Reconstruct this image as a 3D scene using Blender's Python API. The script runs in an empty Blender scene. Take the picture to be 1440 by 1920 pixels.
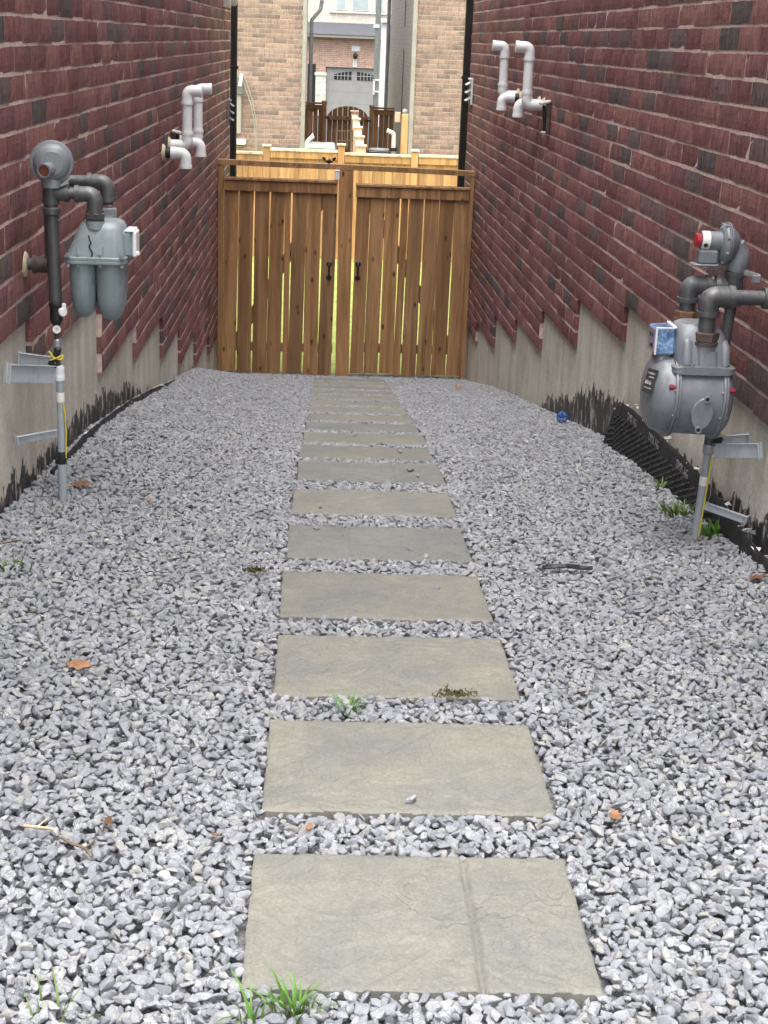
import bpy, bmesh, math, random
import numpy as np
from mathutils import Vector, Matrix, noise as mnoise
rng = random.Random(7)
nrg = np.random.default_rng(11)
SC = bpy.context.scene
COL = SC.collection

# ------------------------------------------------------------------ camera
CZ = 1.52                                   # camera height above the near paving
F = 2900.0
RW = np.array([[0.99854891, 0.02470518, 0.04785118],
               [-0.03854814, -0.29257048, 0.95546667],
               [0.03760482, -0.95592477, -0.2911936]])   # columns: right, down, forward
cam = bpy.data.cameras.new('camera')
cam.sensor_fit = 'VERTICAL'; cam.sensor_height = 24.0; cam.lens = F / 1920 * 24.0
cam.clip_start = 0.05; cam.clip_end = 2000
camo = bpy.data.objects.new('camera', cam); COL.objects.link(camo)
_m = Matrix.Identity(4)
for i in range(3):
    _m[i][0] = RW[i, 0]; _m[i][1] = -RW[i, 1]; _m[i][2] = -RW[i, 2]
_m[2][3] = CZ
camo.matrix_world = _m
SC.camera = camo

# ------------------------------------------------------------------ sky, sun, exposure
SUN_EL, SUN_AZ = math.radians(76), math.radians(186)     # azimuth clockwise from +y
wd = bpy.data.worlds.new('World'); SC.world = wd; wd.use_nodes = True
wn = wd.node_tree.nodes; wl = wd.node_tree.links; wn.clear()
sky = wn.new('ShaderNodeTexSky'); sky.sky_type = 'NISHITA'; sky.sun_disc = False
sky.sun_elevation = SUN_EL; sky.sun_rotation = SUN_AZ
sky.air_density = 1.0; sky.dust_density = 4.0; sky.ozone_density = 1.0
hs = wn.new('ShaderNodeHueSaturation'); hs.inputs['Saturation'].default_value = 0.25
bg = wn.new('ShaderNodeBackground'); bg.inputs['Strength'].default_value = 0.15
wo = wn.new('ShaderNodeOutputWorld')
wl.new(sky.outputs[0], hs.inputs['Color']); wl.new(hs.outputs[0], bg.inputs['Color']); wl.new(bg.outputs[0], wo.inputs[0])
sl = bpy.data.lights.new('sun', 'SUN'); sl.energy = 0.9; sl.angle = math.radians(60); sl.color = (1, .96, .9)
so = bpy.data.objects.new('sun', sl); COL.objects.link(so)
sd = Vector((math.sin(SUN_AZ) * math.cos(SUN_EL), math.cos(SUN_AZ) * math.cos(SUN_EL), math.sin(SUN_EL)))
so.rotation_euler = sd.to_track_quat('Z', 'Y').to_euler(); so.location = (0, 0, 20)
vs = SC.view_settings
vs.view_transform = 'Standard'; vs.look = 'None'; vs.gamma = 1; vs.use_curve_mapping = False
vs.exposure = 1.7
SC.cycles.max_bounces = 6; SC.cycles.diffuse_bounces = 4; SC.cycles.adaptive_threshold = .02

# ------------------------------------------------------------------ placing helpers (real positions measured from the photo)
KL, KR, XL, XR = .00823, -.00822, -1.0, 1.51      # brick faces: x = X + K*y
def ray(px, py): return RW @ np.array([px - 720.0, py - 960.0, F])
def W(px, py, side, off=0.0):
    X, k = (XL + off, KL) if side == 'L' else (XR - off, KR)
    r = ray(px, py); p = r * (X / (r[0] - k * r[1])); return Vector((p[0], p[1], p[2] + CZ))
def AT(px, py, Y):
    r = ray(px, py); p = r * (Y / r[1]); return Vector((p[0], p[1], p[2] + CZ))
def proj(P):
    c = RW.T @ np.array([P[0], P[1], P[2] - CZ]); return 720 + F * c[0] / c[2], 960 + F * c[1] / c[2], c[2]
_PY = [-40, 0, 2.2, 3.5, 4.5, 5.5, 6.5, 7.5, 8.7, 10, 12, 14, 15.5, 31, 60, 400]
_PZ = [-1.52, -1.51, -1.518, -1.537, -1.592, -1.672, -1.768, -1.905, -2.095, -2.305, -2.635, -2.965, -3.02, -3.1, -3.6, -3.6]
def zp(y): return float(np.interp(y, _PY, _PZ)) + CZ
def sstep(a, b, x):
    t = min(1, max(0, (x - a) / (b - a))); return t * t * (3 - 2 * t)
def gz(x, y):
    fade = 1 - sstep(11.5, 14, y)
    return zp(y) + fade * (.135 * sstep(-.15, -.95, x) if x < 0 else .05 * sstep(.6, 1.4, x))
def GP(px, py):
    r = ray(px, py); a, b = 1.2, 40.0
    for _ in range(50):
        m = (a + b) / 2; p = r * (m / r[1])
        if p[2] + CZ > gz(p[0], p[1]): a = m
        else: b = m
    p = r * (a / r[1]); return Vector((p[0], p[1], gz(p[0], p[1])))

# ------------------------------------------------------------------ object helpers
def tag(o, label=None, cat=None, group=None, kind=None):
    if label: o['label'] = label
    if cat: o['category'] = cat
    if group: o['group'] = group
    if kind: o['kind'] = kind
    return o
def empty(name, loc, label=None, cat=None, group=None, rot=None):
    o = bpy.data.objects.new(name, None); COL.objects.link(o); o.location = loc
    if rot is not None: o.rotation_euler = rot
    o.empty_display_size = .1
    return tag(o, label, cat, group)
def cleanname(n): return n
class MB:
    def __init__(s): s.v = []; s.f = []; s.sm = []; s.mi = []
    def add(s, vs_, fs_, smooth=False, mi=0):
        b = len(s.v); s.v += [tuple(v) for v in vs_]
        for f in fs_:
            s.f.append(tuple(i + b for i in f)); s.sm.append(smooth); s.mi.append(mi)
        return s
    def box(s, c, size, b=0.0, rot=None, mi=0, smooth=False):
        c = Vector(c); h = Vector(size) / 2
        R = rot if rot is not None else Matrix.Identity(3)
        if b <= 0:
            vs_ = [c + R @ Vector((x * h.x, y * h.y, z * h.z)) for x in (-1, 1) for y in (-1, 1) for z in (-1, 1)]
            return s.add(vs_, [(0, 1, 3, 2), (4, 6, 7, 5), (0, 4, 5, 1), (2, 3, 7, 6), (0, 2, 6, 4), (1, 5, 7, 3)], smooth, mi)
        b = min(b, .49 * min(size))
        vs_ = []; idx = {}
        for x in (-1, 1):
            for y in (-1, 1):
                for z in (-1, 1):
                    for a in range(3):
                        p = [x * (h.x - b), y * (h.y - b), z * (h.z - b)]
                        p[a] = (x, y, z)[a] * (h.x, h.y, h.z)[a]
                        idx[(x, y, z, a)] = len(vs_); vs_.append(c + R @ Vector(p))
        fs_ = []
        I = idx
        for sg in (-1, 1):
            fs_.append([I[(sg, -1, -1, 0)], I[(sg, 1, -1, 0)], I[(sg, 1, 1, 0)], I[(sg, -1, 1, 0)]][::sg])
            fs_.append([I[(-1, sg, -1, 1)], I[(-1, sg, 1, 1)], I[(1, sg, 1, 1)], I[(1, sg, -1, 1)]][::sg])
            fs_.append([I[(-1, -1, sg, 2)], I[(1, -1, sg, 2)], I[(1, 1, sg, 2)], I[(-1, 1, sg, 2)]][::sg])
        for p in (-1, 1):
            for q in (-1, 1):
                fs_.append([I[(p, q, -1, 0)], I[(p, q, 1, 0)], I[(p, q, 1, 1)], I[(p, q, -1, 1)]])
                fs_.append([I[(p, -1, q, 0)], I[(p, 1, q, 0)], I[(p, 1, q, 2)], I[(p, -1, q, 2)]])
                fs_.append([I[(-1, p, q, 1)], I[(1, p, q, 1)], I[(1, p, q, 2)], I[(-1, p, q, 2)]])
                for r in (-1, 1): fs_.append([I[(p, q, r, 0)], I[(p, q, r, 1)], I[(p, q, r, 2)]])
        return s.add(vs_, fs_, smooth, mi)
    def tube(s, pts, r, seg=14, caps=True, smooth=True, mi=0):
        pts = [Vector(p) for p in pts]; n = len(pts)
        rs = r if isinstance(r, (list, tuple)) else [r] * n
        vs_ = []; fs_ = []
        t0 = (pts[1] - pts[0]).normalized()
        u = t0.orthogonal().normalized()
        for i, p in enumerate(pts):
            if i == 0: t = pts[1] - pts[0]
            elif i == n - 1: t = pts[-1] - pts[-2]
            else: t = (pts[i + 1] - pts[i]).normalized() + (pts[i] - pts[i - 1]).normalized()
            t.normalize(); u = (u - t * u.dot(t)).normalized(); w = t.cross(u)
            for k in range(seg):
                a = 2 * math.pi * k / seg
                vs_.append(p + (u * math.cos(a) + w * math.sin(a)) * rs[i])
        for i in range(n - 1):
            for k in range(seg):
                k2 = (k + 1) % seg
                fs_.append((i * seg + k, i * seg + k2, (i + 1) * seg + k2, (i + 1) * seg + k))
        s.add(vs_, fs_, smooth, mi)
        if caps:
            s.add(vs_[:seg], [tuple(range(seg - 1, -1, -1))], False, mi); s.add(vs_[-seg:], [tuple(range(seg))], False, mi)
        return s
    def lathe(s, o, d, prof, seg=28, smooth=True, mi=0, caps=True):
        o = Vector(o); d = Vector(d).normalized()
        # sharp ring for every profile segment so that creases stay crisp
        for (t0, r0), (t1, r1) in zip(prof[:-1], prof[1:]):
            s.tube([o + d * t0, o + d * t1 if abs(t1 - t0) > 1e-6 else o + d * (t0 + 1e-5)], [max(r0, 1e-4), max(r1, 1e-4)], seg, False, smooth, mi)
        if caps:
            s.tube([o + d * prof[0][0], o + d * (prof[0][0] + 1e-5)], [max(prof[0][1], 1e-4)] * 2, seg, True, smooth, mi)
            s.tube([o + d * prof[-1][0], o + d * (prof[-1][0] + 1e-5)], [max(prof[-1][1], 1e-4)] * 2, seg, True, smooth, mi)
        return s
    def slathe(s, o, d, prof, seg=36, mi=0):       # smooth lathe, one skin
        o = Vector(o); d = Vector(d).normalized()
        return s.tube([o + d * t for t, r in prof], [max(r, 1e-4) for t, r in prof], seg, True, True, mi)
    def loft(s, secs, smooth=True, caps=True, mi=0):
        n = len(secs[0]); vs_ = [p for q in secs for p in q]; fs_ = []
        for i in range(len(secs) - 1):
            for k in range(n):
                k2 = (k + 1) % n
                fs_.append((i * n + k, i * n + k2, (i + 1) * n + k2, (i + 1) * n + k))
        s.add(vs_, fs_, smooth, mi)
        if caps:
            s.add(secs[0], [tuple(range(n - 1, -1, -1))], False, mi); s.add(secs[-1], [tuple(range(n))], False, mi)
        return s
    def build(s, name, mats, parent=None, o=None, M=None):
        me = bpy.data.meshes.new(name)
        if M is not None: vv = [M @ Vector(v) for v in s.v]
        elif o is not None: vv = [(v[0] - o[0], v[1] - o[1], v[2] - o[2]) for v in s.v]
        else: vv = s.v
        me.from_pydata(vv, [], s.f)
        if not isinstance(mats, (list, tuple)): mats = [mats]
        for m in mats: me.materials.append(m)
        me.polygons.foreach_set('use_smooth', s.sm); me.polygons.foreach_set('material_index', s.mi)
        me.update()
        ob = bpy.data.objects.new(name, me); COL.objects.link(ob)
        if parent is not None: ob.parent = parent
        return ob
def rrect(cx, cy, z, w, d, rad, n=5):
    out = []; rad = min(rad, w / 2 - 1e-4, d / 2 - 1e-4)
    for sx, sy, a0 in ((1, 1, 0), (-1, 1, 90), (-1, -1, 180), (1, -1, 270)):
        for k in range(n + 1):
            a = math.radians(a0 + 90 * k / n)
            out.append(Vector((cx + sx * (w / 2 - rad) + rad * math.cos(a), cy + sy * (d / 2 - rad) + rad * math.sin(a), z)))
    return out
def rpath(pts, rad, n=7):
    pts = [Vector(p) for p in pts]; out = [pts[0]]
    for a, b, c in zip(pts[:-2], pts[1:-1], pts[2:]):
        d1 = (a - b).normalized(); d2 = (c - b).normalized()
        ang = d1.angle(d2); cut = min(rad / math.tan(ang / 2), .49 * (a - b).length, .49 * (c - b).length)
        p0 = b + d1 * cut; p1 = b + d2 * cut
        for k in range(n + 1):
            t = k / n; out.append(p0 * (1 - t) ** 2 + b * 2 * t * (1 - t) + p1 * t * t)
    out.append(pts[-1]); return out
def dup(o, parent=None):
    c = o.copy(); COL.objects.link(c)
    if parent is not None: c.parent = parent
    return c

# ------------------------------------------------------------------ materials
class NT:
    def __init__(s, name):
        s.m = bpy.data.materials.new(name); s.m.use_nodes = True
        s.t = s.m.node_tree; s.t.nodes.clear()
        s.out = s.t.nodes.new('ShaderNodeOutputMaterial'); s.p = s.t.nodes.new('ShaderNodeBsdfPrincipled')
        s.t.links.new(s.p.outputs[0], s.out.inputs[0])
    def n(s, typ, **kw):
        nd = s.t.nodes.new('ShaderNode' + typ)
        for k, v in kw.items(): setattr(nd, k, v)
        return nd
    def l(s, a, b): s.t.links.new(a, b)
    def sock(s, x, inp):
        if hasattr(x, 'is_linked'): s.l(x, inp)
        else: inp.default_value = x
    def pos(s, scale=(1, 1, 1), coord='pos', add=None):
        src = s.n('NewGeometry').outputs['Position'] if coord == 'pos' else s.n('TexCoord').outputs[coord]
        mp = s.n('Mapping'); s.l(src, mp.inputs['Vector']); mp.inputs['Scale'].default_value = scale
        if add is not None: s.l(add, mp.inputs['Location'])
        return mp.outputs[0]
    def noise(s, vec, scale, detail=4, rough=.55, dist=0):
        nd = s.n('TexNoise'); s.l(vec, nd.inputs['Vector']); nd.inputs['Scale'].default_value = scale
        nd.inputs['Detail'].default_value = detail; nd.inputs['Roughness'].default_value = rough; nd.inputs['Distortion'].default_value = dist
        return nd.outputs['Fac']
    def ramp(s, fac, stops, interp='LINEAR'):
        nd = s.n('ValToRGB'); s.l(fac, nd.inputs[0]); cr = nd.color_ramp; cr.interpolation = interp
        while len(cr.elements) < len(stops): cr.elements.new(.5)
        for e, (p, c) in zip(cr.elements, stops):
            e.position = p; e.color = (c, c, c, 1) if not hasattr(c, '__len__') else (*c, 1)
        return nd.outputs[0]
    def mix(s, fac, a, b, mode='MIX'):
        nd = s.n('Mix', data_type='RGBA', blend_type=mode)
        s.sock(fac, nd.inputs[0])
        for x, i in ((a, 6), (b, 7)):
            if hasattr(x, 'is_linked'): s.l(x, nd.inputs[i])
            else: nd.inputs[i].default_value = (*x, 1)
        return nd.outputs[2]
    def math(s, op, a, b=0.0, clamp=False):
        nd = s.n('Math', operation=op); nd.use_clamp = clamp
        s.sock(a, nd.inputs[0]); s.sock(b, nd.inputs[1]); return nd.outputs[0]
    def bump(s, h, strength=.3, dist=.01, nrm=None):
        nd = s.n('Bump'); s.l(h, nd.inputs['Height']); nd.inputs['Strength'].default_value = strength; nd.inputs['Distance'].default_value = dist
        if nrm is not None: s.l(nrm, nd.inputs['Normal'])
        return nd.outputs[0]
    def done(s, col, rough=.8, metal=0.0, nrm=None, spec=.5, **kw):
        if hasattr(col, 'is_linked'): s.l(col, s.p.inputs['Base Color'])
        else: s.p.inputs['Base Color'].default_value = (*col, 1)
        s.sock(rough, s.p.inputs['Roughness']); s.p.inputs['Metallic'].default_value = metal
        s.p.inputs['Specular IOR Level'].default_value = spec
        if nrm is not None: s.l(nrm, s.p.inputs['Normal'])
        for k, v in kw.items(): s.p.inputs[k.replace('_', ' ')].default_value = v
        return s.m
def simple(name, c1, c2=None, scale=20, rough=.6, metal=0.0, bump=.1, bscale=None, bdist=.003, stretch=(1, 1, 1), spec=.5, lo=.35, hi=.65, **kw):
    t = NT(name); c2 = c2 or tuple(x * .8 for x in c1)
    v = t.pos(stretch); nz = t.noise(v, scale)
    col = t.ramp(nz, [(lo, c2), (hi, c1)])
    b = t.bump(t.noise(v, bscale or scale * 4, 5), bump, bdist)
    rg = t.ramp(t.noise(v, scale * 1.7, 3), [(.3, max(0, rough - .1)), (.7, min(1, rough + .1))])
    return t.done(col, rg, metal, b, spec, **kw)

def painted(name, c1, c2, rough=.45, metal=.1, rust=.25):
    t = NT(name); v = t.pos()
    col = t.ramp(t.noise(v, 9, 5, .65), [(.3, c2), (.7, c1)])
    gr = t.noise(t.pos((1, 1, .25)), 26, 5, .7); col = t.mix(t.ramp(gr, [(.52, 0.0), (.72, .55)]), col, tuple(x * .45 for x in c2))
    ch = t.noise(v, 95, 4, .7); chf = t.ramp(ch, [(.66, 0.0), (.70, rust)])
    col = t.mix(chf, col, (.10, .065, .045))
    du = t.n('SeparateXYZ'); t.l(t.n('NewGeometry').outputs['Normal'], du.inputs[0])
    dust = t.math('MULTIPLY', t.math('MAXIMUM', du.outputs[2], 0.0), t.ramp(t.noise(v, 40, 4), [(.35, .05), (.7, .5)]))
    col = t.mix(dust, col, (.40, .39, .37))
    rg = t.ramp(gr, [(.3, rough - .1), (.75, rough + .3)])
    return t.done(col, rg, metal, t.bump(t.noise(v, 180, 4, .7), .25, .0012), .5)
def brick_mat(name, reds, darks, frac, streak=1.0):
    t = NT(name)
    a1 = t.n('Attribute', attribute_type='OBJECT', attribute_name='tone'); a2 = t.n('Attribute', attribute_type='GEOMETRY', attribute_name='tone')
    tone = t.math('ADD', a1.outputs['Fac'], a2.outputs['Fac'])
    stops = []; n = len(reds)
    for i, c in enumerate(reds): stops.append((frac * i / n, c))
    for i, c in enumerate(darks): stops.append((frac + (1 - frac) * i / len(darks), c))
    base = t.ramp(tone, stops, 'CONSTANT')
    v = t.pos((26, 26, 5)); st = t.noise(v, 1.6, 5, .6, .6)
    col = t.mix(1.0, base, t.ramp(st, [(.25, .52), (.5, 1.0), (.78, 1.45)]), 'MULTIPLY')
    big = t.noise(t.pos(), 1.1, 3); col = t.mix(1.0, col, t.ramp(big, [(.3, .86), (.7, 1.12)]), 'MULTIPLY')
    # mortar smears and pale bloom
    sm = t.noise(t.pos((9, 9, 6)), 3.2, 6, .7); smf = t.ramp(sm, [(.64, 0.0), (.82, .25)])
    col = t.mix(smf, col, (.40, .33, .30))
    sp = t.noise(t.pos(), 140, 3, .6); col = t.mix(1.0, col, t.ramp(sp, [(.3, .70), (.7, 1.30)]), 'MULTIPLY')
    pk = t.noise(t.pos((1, 1, .6)), 45, 4, .7, .5); col = t.mix(t.ramp(pk, [(.62, 0.0), (.72, .75)]), col, (.045, .03, .03))
    h = t.math('ADD', t.math('MULTIPLY', t.noise(t.pos((60, 60, 9)), 2.0, 5, .65, .4), 1.0), t.math('MULTIPLY', sp, .5))
    return t.done(col, .88, 0, t.bump(t.math('SUBTRACT', h, t.ramp(pk, [(.6, 0.0), (.75, 1.2)])), .8 * streak, .006), .25)
M = {}
M['brick'] = brick_mat('red_brick', [(.20, .084, .083), (.235, .102, .098), (.172, .070, .071), (.215, .098, .098), (.255, .120, .110), (.185, .084, .088)],
                       [(.135, .096, .096), (.100, .080, .081), (.16, .100, .098)], .85)
M['tanbrick'] = brick_mat('tan_brick', [(.37, .255, .205), (.41, .29, .235), (.335, .235, .195), (.385, .265, .22)], [(.255, .185, .16), (.30, .215, .185)], .72, .6)
M['mortar'] = simple('mortar', (.66, .53, .475), (.48, .37, .335), 35, .95, bump=.6, bscale=160, bdist=.004, spec=.2)
M['tanmortar'] = simple('pale_mortar', (.58, .51, .45), (.48, .42, .37), 30, .95, bump=.3, spec=.2)

def concrete_mat():
    t = NT('foundation_concrete')
    v = t.pos(); col = t.ramp(t.noise(v, 2.2, 6, .65), [(.3, (.45, .42, .35)), (.5, (.575, .55, .48)), (.72, (.68, .66, .60))])
    # vertical form marks and rain streaks
    col = t.mix(1.0, col, t.ramp(t.noise(t.pos((5, 5, .35)), 1.5, 4), [(.3, .80), (.55, 1.0), (.75, 1.12)]), 'MULTIPLY')
    col = t.mix(1.0, col, t.ramp(t.noise(v, 60, 4), [(.3, .88), (.7, 1.1)]), 'MULTIPLY')
    pits = t.n('TexVoronoi'); t.l(t.pos(), pits.inputs['Vector']); pits.inputs['Scale'].default_value = 26
    pf = t.ramp(pits.outputs['Distance'], [(.07, 1.0), (.12, 0.0)])
    pf = t.math('MULTIPLY', pf, t.ramp(t.noise(v, 7), [(.5, 0.0), (.62, 1.0)]))
    col = t.mix(t.math('MULTIPLY', pf, .6), col, (.10, .09, .08))
    # black damp-proof coat, brushed on by hand above the gravel line
    ab = t.n('Attribute', attribute_type='GEOMETRY', attribute_name='above').outputs['Fac']
    br = t.noise(t.pos((9, 9, 7)), 1.5, 5, .62); br2 = t.noise(t.pos((2.2, 2.2, .5)), 1.0, 2)
    edge = t.math('ADD', t.math('MULTIPLY', t.math('SUBTRACT', br, .5), .26), t.math('MULTIPLY', t.math('SUBTRACT', br2, .5), .16))
    d = t.math('SUBTRACT', ab, edge)
    tf = t.ramp(d, [(.0, 1.0), (.012, 0.0)])
    wear = t.ramp(t.noise(t.pos((12, 12, 5)), 1.6, 7, .75), [(.52, 1.0), (.60, .15)])
    tf = t.math('MULTIPLY', tf, wear)
    col = t.mix(tf, col, (.042, .042, .045))
    rough = t.mix(tf, (.9, .9, .9), (.55, .55, .55))
    h = t.math('ADD', t.noise(v, 40, 6, .7), t.math('MULTIPLY', pf, -1.0))
    t.l(rough, t.p.inputs['Roughness'])
    m = t.done(col, .9, 0, t.bump(h, .45, .006), .3); t.l(rough, t.p.inputs['Roughness']); return m
M['concrete'] = concrete_mat()

def gravel_mat():
    t = NT('crushed_limestone')
    rnd = t.n('ObjectInfo').outputs['Random']
    base = t.ramp(rnd, [(0, (.165, .173, .191)), (.15, (.24, .248, .267)), (.4, (.205, .214, .234)), (.55, (.265, .272, .289)), (.7, (.225, .235, .257)), (.85, (.25, .253, .259)), (.96, (.27, .263, .25)), (1, (.37, .37, .375))])
    v = t.pos(); col = t.mix(1.0, base, t.ramp(t.noise(v, 55, 5, .65), [(.25, .74), (.5, 1.0), (.75, 1.28)]), 'MULTIPLY')
    vein = t.noise(v, 38, 3, .5, 2.2); vf = t.ramp(vein, [(.475, 0.0), (.5, .75), (.525, 0.0)])
    vf = t.math('MULTIPLY', vf, t.ramp(t.noise(v, 9, 2), [(.48, 0.0), (.6, 1.0)]))
    col = t.mix(vf, col, (.62, .62, .62))
    dust = t.noise(v, 170, 4, .7); col = t.mix(t.ramp(dust, [(.55, 0.0), (.75, .3)]), col, (.55, .55, .55))
    h = t.math('ADD', t.noise(v, 120, 5, .7), t.math('MULTIPLY', t.noise(v, 40, 4), 1.5))
    return t.done(col, .85, 0, t.bump(h, .5, .004), .35)
M['gravel'] = gravel_mat()
M['bed'] = simple('gravel_bed', (.27, .27, .275), (.16, .16, .165), 60, .95, bump=.8, bscale=90, bdist=.02)
def slab_mat():
    t = NT('slate_pattern_concrete')
    rnd = t.n('ObjectInfo').outputs['Random']
    v = t.pos((1, 1, 1)); add = t.n('Combine' + 'XYZ'); t.l(t.math('MULTIPLY', rnd, 37), add.inputs[0])
    mp = t.pos((1, 1, 1), 'pos', add.outputs[0])
    c = t.ramp(t.noise(mp, 4.5, 5, .6), [(.28, (.155, .163, .163)), (.5, (.187, .188, .17)), (.72, (.216, .213, .186))])
    c = t.mix(1.0, c, t.ramp(t.noise(v, 160, 3, .6), [(.3, .84), (.7, 1.16)]), 'MULTIPLY')
    c = t.mix(1.0, c, t.ramp(t.noise(v, 22, 5, .7), [(.3, .88), (.7, 1.1)]), 'MULTIPLY')
    c = t.mix(1.0, c, t.ramp(rnd, [(0, (.88, .9, .93)), (.5, (1.06, 1.03, .97)), (1, (.95, .93, .9))]), 'MULTIPLY')
    stn = t.noise(mp, 2.3, 5, .7, .8); c = t.mix(t.ramp(stn, [(.56, 0.0), (.7, .35)]), c, (.13, .125, .11))
    specks = t.n('TexVoronoi'); t.l(v, specks.inputs['Vector']); specks.inputs['Scale'].default_value = 130
    c = t.mix(t.ramp(specks.outputs['Distance'], [(.08, .25), (.13, 0.0)]), c, (.42, .41, .38))
    nz = t.noise(mp, 5.0, 3, .5, .9); kk = t.math('MULTIPLY', nz, 7.0); fr = t.math('FRACT', kk)
    ter = t.math('ADD', t.math('FLOOR', kk), t.ramp(fr, [(0, 0.0), (.09, 1.0)])); ter = t.math('SUBTRACT', ter, t.math('MULTIPLY', kk, .92))
    msk = t.ramp(t.noise(mp, 3.1, 3, .5), [(.42, 0.0), (.62, 1.0)])
    tb = t.bump(t.math('MULTIPLY', ter, msk), .6, .004)
    c = t.mix(t.math('MULTIPLY', t.ramp(fr, [(0, .12), (.04, .05), (.09, 0.0)]), msk), c, (.12, .118, .105))
    return t.done(c, .85, 0, t.bump(t.noise(v, 260, 4, .7), .4, .002, tb), .3)
M['slab'] = slab_mat()
def wood_mat(name, cols, knots=True, rough=.75, grey=0.0):
    t = NT(name)
    rnd = t.n('ObjectInfo').outputs['Random']
    add = t.n('CombineXYZ'); t.l(t.math('MULTIPLY', rnd, 53), add.inputs[0]); t.l(t.math('MULTIPLY', rnd, 31), add.inputs[2])
    v = t.pos((9, 9, .8), 'Object', add.outputs[0])
    g = t.noise(v, 1.3, 5, .6, 1.2)
    c = t.ramp(g, [(.28, cols[0]), (.5, cols[1]), (.72, cols[2])])
    fine = t.noise(t.pos((70, 70, 2.2), 'Object', add.outputs[0]), 1.6, 4)
    c = t.mix(1.0, c, t.ramp(fine, [(.3, .80), (.7, 1.16)]), 'MULTIPLY')
    hb = t.noise(t.pos((10, 10, .22), 'Object', add.outputs[0]), 1.1, 2, .5, .3)
    c = t.mix(t.ramp(hb, [(.54, 0.0), (.62, .55)]), c, tuple(q * .45 for q in cols[1]))
    tint = t.ramp(rnd, [(0, (.72, .68, .66)), (.35, (1.12, 1.05, .98)), (.6, (.85, .76, .68)), (.8, (1.05, .94, .84)), (1, (1.25, 1.14, 1.0))])
    c = t.mix(1.0, c, tint, 'MULTIPLY')
    if knots:
        vo = t.n('TexVoronoi'); t.l(t.pos((5.0, 5.0, 2.3), 'Object', add.outputs[0]), vo.inputs['Vector']); vo.inputs['Scale'].default_value = 2.0
        kf = t.ramp(vo.outputs['Distance'], [(.06, 1.0), (.10, .6), (.17, 0.0)])
        c = t.mix(kf, c, (.06, .03, .018))
    return t.done(c, rough, 0, t.bump(fine, .25, .003), .3)
M['gatewood'] = wood_mat('stained_gate_wood', [(.23, .128, .058), (.345, .208, .105), (.445, .285, .155)])
M['cedar'] = wood_mat('fresh_cedar', [(.46, .25, .11), (.60, .36, .18), (.70, .45, .25)], knots=False)
M['cedarpale'] = wood_mat('pale_cedar', [(.60, .50, .38), (.72, .62, .50), (.80, .72, .62)], knots=False)  # pale tone puts the sky light on fence caps into the colour
M['darkwood'] = wood_mat('dark_stained_wood', [(.12, .062, .034), (.20, .108, .06), (.27, .15, .085)])
M['steelpipe'] = painted('painted_steel_pipe', (.105, .11, .12), (.062, .064, .07), .42, .3, .6)
M['greypaint'] = painted('grey_enamel', (.215, .235, .265), (.162, .178, .202), .38, .2, .3)
M['greenmetal'] = painted('grey_green_meter_paint', (.25, .305, .325), (.185, .23, .25), .4, .1, .3)
M['dullmetal'] = simple('galvanised_metal', (.42, .44, .46), (.30, .31, .33), 25, .45, .6, .1, 120, .001)
M['bracket'] = painted('pale_sheet_metal', (.52, .56, .61), (.42, .455, .50), .4, .3, .35)
M['conduit'] = simple('grey_conduit', (.33, .37, .40), (.26, .29, .32), 12, .5, 0, .1)
M['black'] = simple('black_plastic', (.018, .018, .02), (.01, .01, .011), 30, .5)
M['blackmetal'] = simple('black_painted_metal', (.014, .013, .014), (.008, .008, .008), 20, .45)
M['tape'] = simple('black_tape', (.02, .02, .021), (.012, .012, .012), 60, .4, bump=.4)
M['rust'] = simple('rusty_iron', (.20, .105, .055), (.11, .06, .04), 60, .85, .2, .4)
M['redcap'] = simple('red_plastic', (.38, .03, .045), (.28, .018, .03), 20, .35)
M['redseal'] = simple('crimson_seal', (.30, .02, .045), (.22, .012, .03), 20, .45)
M['label'] = simple('white_label', (.78, .78, .76), (.68, .68, .66), 50, .5)
M['white'] = simple('white_paint', (.78, .78, .77), (.70, .70, .69), 6, .5)
M['pvc'] = simple('white_grey_pvc', (.80, .81, .83), (.72, .73, .75), 5, .4, bump=.03)
M['foam'] = simple('yellowed_foam', (.62, .54, .38), (.48, .40, .27), 40, .9, bump=.6)
M['scrap'] = simple('white_caulk_scraps', (.66, .66, .63), (.42, .41, .38), 50, .9, bump=.6)
M['yellow'] = simple('yellow_wire', (.72, .58, .04), (.62, .48, .03), 30, .4)
M['brown'] = simple('brown_iron', (.115, .085, .075), (.07, .05, .045), 40, .7, .3)
M['redbrown'] = simple('red_brown_screen', (.22, .07, .04), (.13, .04, .025), 90, .6)
def bluebox():
    t = NT('blue_tinted_clear_plastic'); nz = t.noise(t.pos(), 45, 3, .6, 1.0)
    c = t.ramp(nz, [(.36, (.07, .13, .27)), (.5, (.13, .24, .44)), (.66, (.30, .45, .66))])
    return t.done(c, .18, 0, None, .6, Coat_Weight=.5)
M['blue'] = bluebox()
M['dial'] = simple('index_face', (.30, .27, .36), (.22, .20, .28), 60, .35)
M['plate'] = simple('dark_nameplate', (.05, .05, .052), (.03, .03, .03), 30, .4)
M['bottle'] = simple('blue_pet_plastic', (.05, .17, .55), (.02, .08, .35), 60, .12, spec=.7, Transmission_Weight=.35)
M['leaf'] = simple('dead_leaf', (.20, .10, .05), (.10, .05, .025), 45, .8, bump=.4)
M['leaftan'] = simple('tan_dead_leaf', (.34, .18, .095), (.20, .10, .05), 45, .8, bump=.4)
M['twig'] = simple('twig', (.20, .14, .09), (.12, .08, .05), 60, .9)
M['straw'] = simple('straw', (.52, .42, .27), (.4, .3, .18), 60, .9)
M['moss'] = simple('moss', (.085, .075, .025), (.05, .042, .016), 80, .95, bump=.8)
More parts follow.
